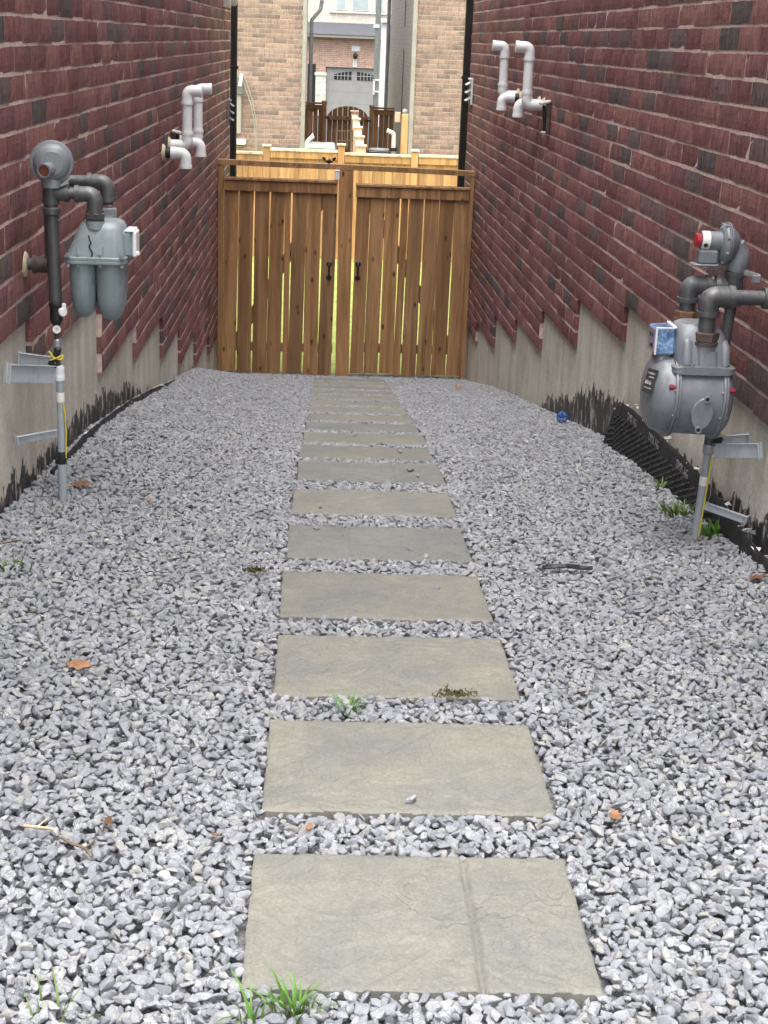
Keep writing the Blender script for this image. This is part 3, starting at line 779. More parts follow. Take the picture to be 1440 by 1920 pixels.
def left_meter():
    base = GP(118, 936); Y = base.y
    r = empty('gas_meter_set', base, 'grey green twin lobed gas meter on dark pipes by the left wall', 'gas meter')
    A = lambda px, py, dy=0: AT(px, py, Y + dy)
    P = lambda name, mat, fn: part(r, name, mat, fn)
    xr = base.x
    V = lambda py, dx=0, dy=0: Vector((xr + dx, Y + dy, A(110, py).z))
    lean = lambda py: (936 - py) * 0.00000
    P('conduit', M['conduit'], lambda m: (m.tube([V(960), V(866)], .0145, 18), m.tube([V(868), V(712)], .0128, 18)))
    P('tape_wrap', M['tape'], lambda m: (m.tube([V(869), V(862), V(852), V(846)], [.0150, .0165, .0158, .0145], 16), m.box(V(866, -.014, .01), (.02, .012, .02), .004)))
    P('conduit_cap', M['pvc'], lambda m: m.lathe(V(713), (0, 0, 1), [(0, .0155), (.012, .0165), (.02, .0150), (.04, .0155), (.047, .013), (.050, .006)], 20))
    P('pipe_label', M['label'], lambda m: m.tube([V(753), V(735)], .0133, 18, False))
    P('lower_pipe', M['brown'], lambda m: (m.tube([V(700, -.006), V(606, -.006)], .009, 14), m.tube([V(662, -.006), V(644, -.006)], .0115, 12)))
    P('coupling', M['dullmetal'], lambda m: m.lathe(V(652, -.006), (0, 0, 1), [(0, .012), (.004, .014), (.026, .014), (.03, .011)], 16))
    P('valve', M['black'], lambda m: (m.lathe(V(606, -.007), (0, 0, 1), [(-.012, .009), (0, .016), (.012, .021), (.05, .021), (.058, .024), (.066, .024), (.07, .018)], 16)))
    P('valve_lever', M['pvc'], lambda m: (m.lathe(V(582, .012, -.018), (.6, -.8, 0), [(0, .012), (.012, .015), (.016, .012), (.016, .004)], 14), m.box(V(574, .022, -.026), (.014, .008, .03), .004)))
    P('tag_disc', M['label'], lambda m: m.lathe(V(616, -.004, -.016), (0, -1, .15), [(0, .013), (.002, .013), (.002, .005), (0, .005)], 22))
    P('black_clamp', M['black'], lambda m: (m.box(V(663, -.008, -.012), (.022, .02, .05), .006, Matrix.Rotation(.35, 3, 'Y')), m.box(V(683, -.022, -.012), (.02, .014, .03), .005, Matrix.Rotation(-.5, 3, 'Y'))))
    wire = [V(655, -.03, -.03), V(668, -.012, -.03), V(672, .012, -.028), V(662, .016, -.02), V(667, .0, -.032), V(672, -.024, -.03)]
    P('tie_wire', M['yellow'], lambda m: m.tube(rpath(wire, .012, 5), .0026, 7))
    P('tracer_wire', M['yellow'], lambda m: m.tube(rpath([V(752, .010, -.012), V(775, .015, -.011), V(810, .0175, -.008), V(840, .0155, -.008), V(858, .014, -.006)], .02, 4), .0024, 7))
    # main riser
    top = V(397, -.016)
    P('riser', M['steelpipe'], lambda m: m.tube([V(566, -.008), V(397, -.014), V(345, -.016)], .0205, 20))
    P('union', M['steelpipe'], lambda m: (m.lathe(V(404, -.014), (0, 0, 1), [(0, .022), (.004, .027), (.022, .027), (.026, .023)], 24), ring(m, V(408, -.014), (0, 0, 1), .023, .006)))
    tee = V(362, -.015)
    P('tee', M['steelpipe'], lambda m: (m.tube([tee + Vector((0, 0, -.035)), tee + Vector((0, 0, .035))], .0262, 20), m.tube([tee, tee + Vector((.05, 0, 0))], .0245, 18), ring(m, tee + Vector((.05, 0, 0)), (1, 0, 0), .028, .014)))
    mx = A(178, 390, -.0).x; yn = Y - .03; yf = Y + .16
    zt = tee.z
    inlet = [Vector((tee.x + .05, Y, zt)), Vector((mx - .055, Y, zt)), Vector((mx, Y - .012, zt)), Vector((mx, yn + .01, zt - .045)), Vector((mx, yn + .01, zt - .10))]
    P('inlet_pipe', M['steelpipe'], lambda m: (m.tube([inlet[0], inlet[1]], .017, 16), m.tube(rpath([inlet[1], Vector((mx, Y, zt)), Vector((mx, Y, zt - .06))], .04, 9), .0245, 18),
                                                ring(m, inlet[1], (1, 0, 0), .0275, .014), ring(m, Vector((mx, Y, zt - .056)), (0, 0, 1), .0275, .014), m.tube([Vector((mx, Y, zt - .05)), Vector((mx, Y, zt - .105))], .0185, 16)))
    zu = A(178, 405).z
    P('inlet_nut', M['steelpipe'], lambda m: (hexnut(m, Vector((mx, Y, zu)), (0, 0, 1), .032, .022), ring(m, Vector((mx, Y, zu - .018)), (0, 0, 1), .029, .012)))
    of = AT(202, 350, yf)
    wy = AT(104, 497, yf); xw = XL + KL * yf
    hz = AT(165, 340, yf).z
    P('outlet_pipe', M['steelpipe'], lambda m: (m.tube([Vector((of.x, yf, zu + .02)), Vector((of.x, yf, hz - .05))], .0175, 16), m.tube(rpath([Vector((of.x, yf, hz - .06)), Vector((of.x, yf, hz)), Vector((of.x - .06, yf, hz))], .04, 9), .0245, 18),
                                                 ring(m, Vector((of.x, yf, hz - .056)), (0, 0, 1), .0275, .014), ring(m, Vector((of.x - .058, yf, hz)), (1, 0, 0), .0275, .014),
                                                 m.tube(rpath([Vector((of.x - .05, yf, hz)), Vector((xw + .085, yf, hz)), Vector((xw + .085, yf, wy.z)), Vector((xw - .02, yf, wy.z))], .04, 8), .0195, 16)))
    P('outlet_nut', M['dullmetal'], lambda m: (hexnut(m, Vector((of.x, yf, zu)), (0, 0, 1), .030, .022), ring(m, Vector((of.x, yf, zu - .016)), (0, 0, 1), .027, .012)))
    P('wall_elbow', M['brown'], lambda m: (m.tube([Vector((xw + .03, yf, wy.z)), Vector((xw + .075, yf, wy.z))], .027, 16), ring(m, Vector((xw + .033, yf, wy.z)), (1, 0, 0), .030, .014)))
    P('wall_collar', M['foam'], lambda m: m.lathe(Vector((xw - .004, yf, wy.z)), (1, 0, 0), [(0, .045), (.006, .043), (.012, .034), (.014, .026)], 11))
    # regulator
    rc = A(97, 304, -.02); d = Vector((.16, -1, -.05)).normalized()
    P('regulator', M['greypaint'], lambda m: (m.lathe(rc, d, [(-.030, .03), (-.026, .050), (-.008, .060), (-.006, .066), (-.001, .068), (.001, .068), (.006, .066), (.008, .058), (.016, .055), (.026, .048), (.032, .036), (.034, .0)], 40),
                                               [bolt(m, rc + (Matrix.Rotation(a * math.pi / 4 + .3, 3, d) @ Vector((.0, .05, 1)).normalized()) * .0615 + d * .004, d) for a in range(8)]))
    vp = rc + Vector((-.012, 0, -.018)) + d * .03
    vd = Vector((-.25, -1, -.1)).normalized()
    P('regulator_vent', M['greypaint'], lambda m: (m.lathe(vp, vd, [(-.01, .024), (.022, .021), (.026, .0225), (.034, .0225), (.034, .0175), (.026, .0175)], 22, True, 0, False)))
    P('vent_screen', M['redbrown'], lambda m: m.lathe(vp + vd * .027, vd, [(0, .0176), (.001, .0176), (.001, .0001)], 20))
    nb = A(96, 338, -.012)
    P('regulator_neck', M['greypaint'], lambda m: (m.loft([rrect(nb.x, Y - .012, nb.z + .045, .05, .05, .02), rrect(nb.x, Y - .012, nb.z + .02, .046, .046, .02), rrect(nb.x, Y - .012, nb.z - .006, .062, .062, .024), rrect(nb.x, Y - .012, nb.z - .022, .062, .062, .024)]), ))
    P('seal_tag', M['dullmetal'], lambda m: (m.box(A(121, 345, -.02), (.03, .012, .01), .003, Matrix.Rotation(-.4, 3, 'Y')), m.box(A(124, 340, -.024), (.03, .006, .006), .002, Matrix.Rotation(-.6, 3, 'Y'))))
    # meter body
    yc = Y + .065
    S = lambda py, x0, x1, dp, rad=.03: silh(py, x0, x1, dp, yc, rad, yc)
    P('upper_case', M['greenmetal'], lambda m: (m.loft([S(478, 131, 240, .212, .035), S(466, 134, 239, .208, .035), S(440, 146, 236, .19, .035), S(424, 152, 234, .172, .035), S(416, 156, 230, .155, .033), S(412, 163, 223, .13, .03)]),
                                                 [m.loft([rrect(AT(px_, 470, yc).x, yc - .102, AT(0, 482, yc).z + .0, .02, .02, .008, 3), rrect(AT(px_, 470, yc).x, yc - .098, AT(px_, 455, yc).z, .008, .01, .003, 3)]) for px_ in (155, 203)],
                                                 m.tube([Vector((mx, Y, zu - .04)), Vector((mx, Y, zu - .015))], .030, 22), m.tube([Vector((of.x, yf, zu - .05)), Vector((of.x, yf, zu - .012))], .029, 22)))
    fz = S(481, 127, 243, .228, .04)
    P('flange', M['greenmetal'], lambda m: (m.loft([[q + Vector((0, 0, dz)) for q in S(481, 127 + k, 243 - k, .228 - .002 * k, .04)] for dz, k in ((-.012, 2), (-.009, 0), (-.002, 0), (-.001, 1), (.001, 1), (.002, 0), (.009, 0), (.012, 2))], False),
                                            [(bolt(m, Vector((x, yc - .106, fz[0].z + .010)), (0, 0, 1), .008, .012), bolt(m, Vector((x, yc - .106, fz[0].z - .012)), (0, 0, -1), .006, .008)) for x in (AT(137, 480, yc).x, AT(153, 480, yc).x + .005, AT(196, 480, yc).x, AT(236, 480, yc).x)]))
    lob = lambda rows: lambda m: m.loft([S(py, a, b, dp, rd) for py, a, b, dp, rd in rows])
    P('diaphragm_case', M['greenmetal'], lob([(486, 134, 184.5, .20, .045), (505, 135, 184.5, .198, .045), (540, 138, 184, .19, .045), (562, 140, 183.5, .178, .04), (577, 143, 181, .155, .04), (586, 147, 175, .12, .03), (591, 151, 169, .08, .02)]))
    P('diaphragm_case', M['greenmetal'], lob([(486, 184.5, 238, .20, .045), (505, 184.5, 237.5, .198, .045), (545, 185.5, 236, .19, .045), (567, 187.5, 234, .178, .04), (583, 191, 230, .155, .04), (592, 198, 226, .12, .03), (597, 203, 221, .08, .02)]))
    ib = AT(239, 455, yc)
    P('index_box', M['greenmetal'], lambda m: m.box((ib.x - .004, yc, ib.z), (.05, .105, .085), .01))
    P('index_cover', M['pvc'], lambda m: (m.box((ib.x + .027, yc, ib.z), (.012, .10, .08), .004), m.box((ib.x + .036, yc - .03, ib.z - .03), (.012, .016, .014), .004), m.box((ib.x + .012, yc, ib.z + .043), (.03, .108, .006), .002)))
    ck = [(166, 441), (167.5, 449), (171, 455), (167, 461), (170, 468), (173.5, 474), (172, 481)]
    def crack(m):
        for k in range(len(ck) - 1):
            for (a, b) in ((ck[k], ck[k + 1]),):
                fr = lambda py: .172 / 2 + (.212 - .172) / 2 * sstep(424, 478, py) + .0025
                p, q = AT(a[0], a[1], yc - fr(a[1])), AT(b[0], b[1], yc - fr(b[1])); m.tube([p, q], .0022, 6)
    P('black_streak', M['tape'], crack)
    # brackets to the wall
    def strip(wx, wpy, ppy, h, th=.003, lip=True):
        a = W(wx, wpy, 'L', .0); b = V(ppy, -.012, -.012)
        u = (b - a).normalized(); up = Vector((0, 0, 1)); nrm = u.cross(up).normalized(); up = nrm.cross(u).normalized()
        def f(m):
            R_ = Matrix((u, nrm, up)).transposed(); m.box((a + b) / 2, ((b - a).length, th, h), .001, R_)
            m.box(a + u * .004 + nrm * .0, (.004, .03, h * 1.15), .001, R_); m.box((a + b) / 2 + up * (h / 2 - .001) + nrm * .007, ((b - a).length * .94, .014, .0025), .0006, R_)
            for q in (.3, -.3): bolt(m, a + u * .02 + up * h * q - nrm * .002, -nrm, .004, .003)
        return f
    P('wall_bracket', M['bracket'], strip(12, 700, 701, .058)); P('wall_bracket', M['bracket'], strip(36, 674, 682, .05)); P('wall_bracket', M['bracket'], strip(28, 826, 810, .028))
    return r
def nest(root, pairs):
    for ch, pa in pairs:
        P0 = [o for o in root.children if o.name.split('.')[0] == pa]; C0 = [o for o in root.children if o.name.split('.')[0] == ch]
        for i, c in enumerate(C0): c.parent = P0[min(i, len(P0) - 1)]
nest(left_meter(), [('vent_screen', 'regulator'), ('regulator_vent', 'regulator'), ('seal_tag', 'regulator'), ('index_cover', 'index_box'), ('tape_wrap', 'conduit'), ('pipe_label', 'conduit'), ('conduit_cap', 'conduit'), ('valve_lever', 'valve'), ('black_streak', 'upper_case')])

def right_meter():
    base = GP(1303, 1006); Y = base.y
    r = empty('gas_meter_set', base, 'grey drum shaped gas meter with blue index box by the right wall', 'gas meter')
    P = lambda name, mat, fn: part(r, name, mat, fn)
    topP = AT(1374, 548, Y); ux = (topP - base); RV = lambda t: base + ux * t
    tz = lambda py: (AT(1330, py, Y).z - base.z) / ux.z
    P('conduit', M['conduit'], lambda m: m.tube([RV(-.05), RV(tz(838))], .0135, 18))
    P('conduit_coupling', M['dullmetal'], lambda m: m.lathe(RV(tz(852)), ux, [(0, .015), (.006, .019), (.03, .020), (.04, .017), (.06, .015)], 18))
    P('pipe_label', M['label'], lambda m: m.tube([RV(tz(910)), RV(tz(893))], .0140, 18, False))
    P('riser', M['steelpipe'], lambda m: m.tube([RV(tz(840)), RV(1.0)], .0185, 18))
    o1 = Vector((.010, -.012, 0)); P('tracer_wire', M['yellow'], lambda m: m.tube([RV(tz(1004)) + o1, RV(tz(950)) + o1 * 1.05, RV(tz(900)) + o1 * 1.15, RV(tz(856)) + o1 * 1.2], .0026, 7))
    o2 = Vector((.022, -.006, 0)); P('loose_wire', M['dullmetal'], lambda m: m.tube(rpath([RV(tz(945)) + o2, RV(tz(925)) + o2 * 1.3, RV(tz(890)) + o2, RV(tz(845)) + o2 * 1.2], .02, 4), .0013, 6))
    P('black_clamp', M['black'], lambda m: m.box(RV(tz(825)) + Vector((.02, -.01, 0)), (.035, .02, .04), .006, Matrix.Rotation(.4, 3, 'Y')))
    P('tie_wire', M['yellow'], lambda m: m.tube(rpath([RV(tz(818)) + Vector((.015, -.02, 0)), RV(tz(808)) + Vector((.03, -.024, 0)), RV(tz(812)) + Vector((.045, -.02, 0))], .01, 4), .0025, 6))
    yc = Y - .085
    C = AT(1296, 738, yc); k = (AT(1360, 738, yc).x - AT(1208, 738, yc).x) / 152.0       # metres per pixel
    D = lambda px: (px - 1296) * k
    ax = Vector((1, 0, -.03)).normalized()
    rr = 75 * k
    P('drum', M['greypaint'], lambda m: m.slathe(C, ax, [(D(1254), rr), (D(1290), rr), (D(1340), rr)], 48))
    P('front_dome', M['greypaint'], lambda m: m.slathe(C, ax, [(D(1207), .001), (D(1207.5), rr * .35), (D(1210), rr * .62), (D(1215), rr * .80), (D(1223), rr * .92), (D(1234), rr * .98), (D(1252), rr * 1.0)], 48))
    P('rear_dome', M['greypaint'], lambda m: m.slathe(C, ax, [(D(1341), rr), (D(1352), rr * .95), (D(1359), rr * .82), (D(1364), rr * .55), (D(1366), .001)], 48))
    def fl(px):
        def f(m):
            m.lathe(C + ax * D(px), ax, [(-.008, rr * .98), (-.008, rr * 1.085), (-.0012, rr * 1.09), (-.0012, rr * 1.05), (.0012, rr * 1.05), (.0012, rr * 1.09), (.008, rr * 1.085), (.008, rr * .98)], 56)
            for a in range(10):
                an = a * math.pi / 5 + .25; q = C + ax * D(px) + Vector((0, -math.cos(an), math.sin(an))) * rr * 1.02
                m.lathe(q, ax, [(-.012, .005), (.012, .005)], 6, False)
        return f
    P('flange_ring', M['greypaint'], fl(1253)); P('flange_ring', M['greypaint'], fl(1340.5))
    for px in (1249, 1345):
        q = C + ax * D(px + (-6 if px < 1300 else 7)) + Vector((0, -rr * .93, rr * .32)); P('seal_plug', M['redseal'], lambda m: m.lathe(q - ax * .01, ax, [(0, .009), (.014, .009), (.014, .006), (.022, .006)], 8, False))
    # oval cover with two sockets on the drum side facing the street
    cp = C + ax * D(1300) + Vector((0, -rr - .002, -.036))
    def oval(m):
        n = 28; pts = []
        for i in range(n):
            a = 2 * math.pi * i / n; ca, sa = math.cos(a), math.sin(a)
            pts.append((.036 * ca * (1 - .22 * sa * sa), .054 * sa))
        rot = -.18
        A_ = []; 
        for x, z in pts:
            xx = x * math.cos(rot) - z * math.sin(rot); zz = x * math.sin(rot) + z * math.cos(rot); A_.append((xx, zz))
        def sec(s, dy): return [Vector((cp.x + x * s, C.y - rr * .97 - dy, cp.z + z * s)) for x, z in A_]
        m.loft([sec(1.0, -.05), sec(1.0, .010), sec(.94, .014)], False)
    P('oval_cover', M['greypaint'], oval)
    for s in (1, -1):
        q = Vector((cp.x + .010 * s, 0, cp.z + .050 * s)); q.y = C.y - rr * .97 - .012
        P('cover_socket', M['dullmetal'], lambda m: (m.lathe(q, (0, -1, 0), [(0, .0105), (.010, .0105), (.010, .007), (.004, .007)], 16, True, 0, False)))
        P('socket_hole', M['black'], lambda m: m.lathe(q, (0, -1, 0), [(0.0, .007), (.005, .007), (.005, .0001)], 14))
    # dark nameplate on the front dome
    npv = C + ax * D(1213) + Vector((-.004, -rr * .52, rr * .36))
    nn = Vector((-.86, -.42, .28)).normalized(); t1 = nn.cross(Vector((0, 0, 1))).normalized(); t2 = t1.cross(nn)
    RM = Matrix((t1, nn, t2)).transposed()
    P('nameplate', M['plate'], lambda m: m.box(npv + nn * .006, (.052, .003, .078), .001, RM))
    P('plate_print', M['print'], lambda m: [m.box(npv + nn * .0085 + t2 * z + t1 * x, (w, .001, h), 0, RM) for z, x, w, h in ((.024, 0, .036, .006), (.012, -.005, .026, .004), (-.006, .004, .03, .012), (-.024, 0, .036, .005))])
    P('filler_boss', M['greypaint'], lambda m: (m.loft([rrect(C.x + D(1234), yc, C.z + rr * .78, .055, .10, .02), rrect(C.x + D(1234), yc, C.z + rr * 1.08, .045, .085, .018), rrect(C.x + D(1235), yc, C.z + rr * 1.14, .034, .07, .015)])))
    S = lambda py, x0, x1, dp, rad: silh(py, x0, x1, dp, yc, rad, yc)
    P('neck', M['greypaint'], lambda m: m.loft([S(735, 1265, 1347, .18, .03), S(722, 1264, 1348, .19, .03), S(700, 1261, 1350, .20, .03), S(688, 1258, 1353, .205, .03)]))
    P('top_flange', M['greypaint'], lambda m: (m.loft([[q + Vector((0, 0, dz)) for q in S(682, 1248 + e, 1364 - e, .245, .028)] for dz, e in ((-.013, 2), (-.010, 0), (-.002, 0), (-.001, 2), (.001, 2), (.002, 0), (.009, 0), (.012, 3))], False),
                                                [bolt(m, Vector((AT(px, 682, yc).x, yc - .105, AT(1300, 682, yc).z + .012)), (0, 0, 1), .008, .008) for px in (1283, 1343)]))
    P('upper_case', M['greypaint'], lambda m: (m.loft([S(678, 1256, 1358, .21, .035), S(655, 1257, 1357, .20, .035), S(630, 1259, 1354, .185, .035), S(618, 1262, 1350, .17, .04), S(608, 1268, 1344, .15, .04), S(603, 1276, 1336, .12, .035)]),
                                                m.loft([rrect(AT(1277, 660, yc).x, yc - .085, AT(1277, 672, yc).z, .036, .05, .016), rrect(AT(1277, 640, yc).x, yc - .08, AT(1277, 632, yc).z, .034, .045, .016), rrect(AT(1277, 640, yc).x, yc - .072, AT(1277, 624, yc).z, .022, .028, .01)]),
                                                m.loft([rrect(AT(1347, 660, yc).x, yc - .085, AT(1347, 674, yc).z, .032, .05, .015), rrect(AT(1347, 640, yc).x, yc - .08, AT(1347, 640, yc).z, .03, .045, .014), rrect(AT(1346, 640, yc).x, yc - .072, AT(1347, 630, yc).z, .02, .028, .009)]),
                                                m.loft([rrect(AT(1314, 660, yc).x, yc - .092, AT(1314, 676, yc).z, .062, .045, .012), rrect(AT(1314, 640, yc).x, yc - .084, AT(1314, 648, yc).z, .062, .05, .014)])))
    yn, yf = yc - .075, yc + .105
    n1 = AT(1326, 600, yn); f1 = AT(1289, 570, yf)
    zb1 = AT(1326, 640, yn).z; ze1 = AT(1326, 556, yn).z; zb2 = AT(1289, 600, yf).z; ze2 = AT(1289, 534, yf).z
    P('inlet_boss', M['greypaint'], lambda m: m.lathe(Vector((n1.x, yn, zb1 - .035)), (0, 0, 1), [(0, .036), (.022, .036), (.026, .034), (.03, .030)], 26))
    P('hex_nut', M['brown'], lambda m: (hexnut(m, Vector((n1.x, yn, zb1 + .016)), (0, 0, 1), .043, .030), ring(m, Vector((n1.x, yn, zb1 - .004)), (0, 0, 1), .042, .010, 30)))
    P('outlet_pipe', M['steelpipe'], lambda m: (m.tube([Vector((n1.x, yn, zb1 + .02)), Vector((n1.x, yn, ze1 - .04))], .0265, 20),
        m.tube(rpath([Vector((n1.x, yn, ze1 - .055)), Vector((n1.x, yn, ze1)), Vector((n1.x + .075, yn, ze1))], .05, 10), .0335, 22), ring(m, Vector((n1.x, yn, ze1 - .054)), (0, 0, 1), .037, .014), ring(m, Vector((n1.x + .068, yn, ze1)), (1, 0, 0), .037, .02),
        m.tube([Vector((n1.x + .06, yn, ze1)), Vector((XR + KR * yn + .02, yn, ze1))], .0235, 20), ring(m, Vector((XR + KR * yn - .03, yn, ze1)), (1, 0, 0), .034, .045)))
    P('union_ring', M['rust'], lambda m: (hexnut(m, Vector((f1.x, yf, zb2 + .020)), (0, 0, 1), .040, .024), ring(m, Vector((f1.x, yf, zb2 + .004)), (0, 0, 1), .042, .012, 30)))
    tee = Vector((topP.x, Y, ze2)); 
    P('inlet_pipe', M['steelpipe'], lambda m: (m.tube([Vector((f1.x, yf, zb2 - .02)), Vector((f1.x, yf, ze2 - .03))], .0265, 20),
        m.tube(rpath([Vector((f1.x, yf, ze2 - .05)), Vector((f1.x, yf, ze2)), Vector((f1.x + .065, yf, ze2))], .05, 10), .0315, 22), ring(m, Vector((f1.x, yf, ze2 - .048)), (0, 0, 1), .036, .014), ring(m, Vector((f1.x + .06, yf, ze2)), (1, 0, 0), .036, .018),
        m.tube([Vector((f1.x + .05, yf, ze2)), Vector((tee.x - .03, yf - .01, ze2))], .022, 16), m.tube([Vector((tee.x - .045, yf - .01, ze2)), Vector((tee.x + .01, Y + .01, ze2))], .031, 20), ring(m, Vector((tee.x - .05, yf - .008, ze2)), (1, -.1, 0), .036, .016)))
    P('tee', M['steelpipe'], lambda m: (m.tube([tee + Vector((0, 0, -.06)), tee + Vector((0, 0, .05))], .030, 20), ring(m, tee + Vector((0, 0, .045)), (0, 0, 1), .034, .014)))
    # regulator: thin disc standing edge on
    rc = AT(1360, 457, Y); ra = Vector((1, .06, -.05)).normalized()
    P('regulator', M['greypaint'], lambda m: (m.lathe(rc, ra, [(-.020, .03), (-.018, .050), (-.012, .060), (-.006, .064), (-.005, .070), (-.0012, .070), (-.0012, .064), (.0012, .064), (.0012, .070), (.005, .070), (.006, .064), (.012, .060), (.024, .050), (.036, .038), (.046, .02), (.05, .0)], 44),
                                               [m.lathe(rc + (Matrix.Rotation(a * math.pi / 4 + .4, 3, ra) @ Vector((0, 0, 1))) * .064 - ra * .010, ra, [(0, .005), (.020, .005)], 6, False) for a in range(8)]))
    P('regulator_barrel', M['greypaint'], lambda m: m.lathe(rc - ra * .085 + Vector((0, 0, .006)), ra, [(0, .028), (.03, .030), (.07, .032)], 26))
    P('barrel_label', M['label'], lambda m: m.lathe(rc - ra * .084 + Vector((0, 0, .006)), ra, [(0, .0293), (.026, .0306)], 26, True, 0, False))
    lm = rc - ra * .072 + Vector((0, 0, .006)); P('label_mark', M['black'], lambda m: m.lathe(lm + Vector((-.0, -.0285, -.0125)), (0, -1, -.4), [(0, .007), (.0022, .007), (.0022, .0045), (.0022, .003), (.003, .001)], 14))
    P('red_cap', M['redcap'], lambda m: m.lathe(rc - ra * .108 + Vector((0, 0, .006)), ra, [(.006, .001), (.006, .018), (.010, .022), (.022, .023), (.024, .021)], 14, False))
    lb = rc - ra * .055 + Vector((0, 0, -.045))
    P('regulator_body', M['greypaint'], lambda m: (m.box(lb, (.065, .05, .05), .008), m.box(lb + Vector((-.008, 0, -.026)), (.085, .055, .008), .003)))
    P('regulator_neck', M['greypaint'], lambda m: m.tube(rpath([rc + ra * .03 + Vector((0, 0, -.01)), tee + Vector((.012, 0, .10)), tee + Vector((0, 0, .05))], .04, 8), [.04] + [.036] * 9 + [.030], 20))
    P('lock_wing', M['dullmetal'], lambda m: (m.box(tee + Vector((.05, -.02, .045)), (.06, .014, .02), .004, Matrix.Rotation(.25, 3, 'Y')), m.box(tee + Vector((.066, -.024, .032)), (.03, .012, .03), .004)))
    # blue index box
    ib = AT(1240, 634, yc)
    w = AT(1258, 634, yc).x - AT(1221, 634, yc).x
    P('index_box', M['blue'], lambda m: m.box((ib.x, yc - .01, ib.z), (w, .10, .088), .006, Matrix.Rotation(-.05, 3, 'Y')))
    P('index_face', M['dial'], lambda m: m.box((ib.x - w / 2 - .001, yc - .01, ib.z), (.004, .085, .074), .001))
    P('index_digits', M['black'], lambda m: [m.box((ib.x - w / 2 - .0035, yc - .01 + yy, ib.z + zz), (.0015, wy, hz_), 0) for yy, zz, wy, hz_ in ((-.012, -.018, .03, .012), (.015, .014, .014, .014), (-.018, .016, .012, .012))])
    P('index_bezel', M['pvc'], lambda m: (m.box((ib.x + w / 2 - .004, yc - .01, ib.z + .047), (.012, .11, .006), .002), m.box((ib.x - w / 2 + .002, yc - .062, ib.z), (.006, .004, .086), .001), m.box((ib.x - .002, yc - .062, ib.z + .044), (w, .004, .004), .001)))
    def strip(wx, wpy, ppy, h):
        a = W(wx, wpy, 'R', .0); b = RV(tz(ppy)) + Vector((.014, -.014, 0)); u = (b - a).normalized(); up = Vector((0, 0, 1)); nrm = u.cross(up).normalized(); up = nrm.cross(u).normalized(); R_ = Matrix((u, nrm, up)).transposed()
        def f(m):
            m.box((a + b) / 2, ((b - a).length, .003, h), .001, R_); m.box(a + u * .004, (.004, .03, h * 1.1), .001, R_); m.box((a + b) / 2 + up * (h / 2 - .001) - nrm * .007, ((b - a).length * .94, .014, .0025), .0006, R_)
            for q in (.3, -.3): bolt(m, a + u * .02 + up * h * q + nrm * .002, nrm, .004, .003)
        return f
    P('wall_bracket', M['bracket'], strip(1428, 845, 843, .050)); P('wall_bracket', M['bracket'], strip(1404, 823, 826, .040)); P('wall_bracket', M['bracket'], strip(1402, 976, 946, .030))
    return r
nest(right_meter(), [('label_mark', 'regulator_barrel'), ('barrel_label', 'regulator_barrel'), ('red_cap', 'regulator_barrel'), ('index_face', 'index_box'), ('index_digits', 'index_box'), ('index_bezel', 'index_box'), ('plate_print', 'nameplate'), ('cover_socket', 'oval_cover'), ('socket_hole', 'oval_cover'), ('pipe_label', 'conduit'), ('conduit_coupling', 'conduit'), ('inlet_boss', 'upper_case')])

# ------------------------------------------------------------------ flue pipes
def riser_flue(side, px, pt, pb, lab, black=False):
    sg = 1 if side == 'L' else -1
    off = .115; b = W(px, pb, side, off); t = W(px, pt, side, off); t = Vector((b.x, b.y, t.z))
    xw = b.x - sg * off; R = .031; r = empty('flue_pipe', (xw, b.y, b.z), lab, 'flue pipe', 'white plastic flue pipes on the brick walls')
    part(r, 'pipe', M['pvc'], lambda m: m.tube([b + Vector((0, 0, .05)), t - Vector((0, 0, .05))], R, 22))
    part(r, 'lower_elbow', M['pvc'], lambda m: (m.tube(rpath([Vector((xw - sg * .02, b.y, b.z)), b, b + Vector((0, 0, .075))], .055, 10), R * 1.1, 22), ring(m, b + Vector((0, 0, .072)), (0, 0, 1), R * 1.2, .02, 26)))
    part(r, 'top_elbow', M['pvc'], lambda m: (m.tube(rpath([t - Vector((0, 0, .075)), t, t + Vector((sg * .085, 0, .0))], .055, 10), R * 1.1, 22, False), ring(m, t - Vector((0, 0, .072)), (0, 0, 1), R * 1.2, .02, 26), ring(m, t + Vector((sg * .08, 0, 0)), (1, 0, 0), R * 1.2, .02, 26),
                                               m.tube([t + Vector((sg * .05, 0, 0)), t + Vector((sg * .084, 0, 0))], R * .95, 22, False)))
    part(r, 'wall_collar', M['foam'], lambda m: m.lathe(Vector((xw - sg * .003, b.y, b.z)), (sg, 0, 0), [(0, .052), (.008, .05), (.016, .042), (.02, .034)], 11))
    return r
def drop_flue(side, px, pe, lab, black):
    sg = 1 if side == 'L' else -1
    off = .135; e = W(px, pe, side, off); c = e + Vector((0, 0, .085)); xw = e.x - sg * off; R = .031
    r = empty('flue_pipe', (xw, e.y, c.z), lab, 'flue pipe', 'white plastic flue pipes on the brick walls')
    part(r, 'wall_stub', M['black'] if black else M['pvc'], lambda m: m.tube([Vector((xw - sg * .02, e.y, c.z)), Vector((xw + sg * .07, e.y, c.z))], R, 20))
    part(r, 'down_elbow', M['pvc'], lambda m: (m.tube(rpath([Vector((xw + sg * .055, e.y, c.z)), Vector((e.x, e.y, c.z)), e], .06, 10), R * 1.1, 22, False), ring(m, Vector((xw + sg * .06, e.y, c.z)), (1, 0, 0), R * 1.2, .025, 26), ring(m, e + Vector((0, 0, .008)), (0, 0, 1), R * 1.22, .02, 26)))
    part(r, 'wall_collar', M['foam'], lambda m: m.lathe(Vector((xw - sg * .003, e.y, c.z)), (sg, 0, 0), [(0, .052), (.008, .05), (.016, .042), (.02, .034)], 11))
drop_flue('L', 348, 315, 'lowest down turned white flue elbow with black stub on left wall', True)
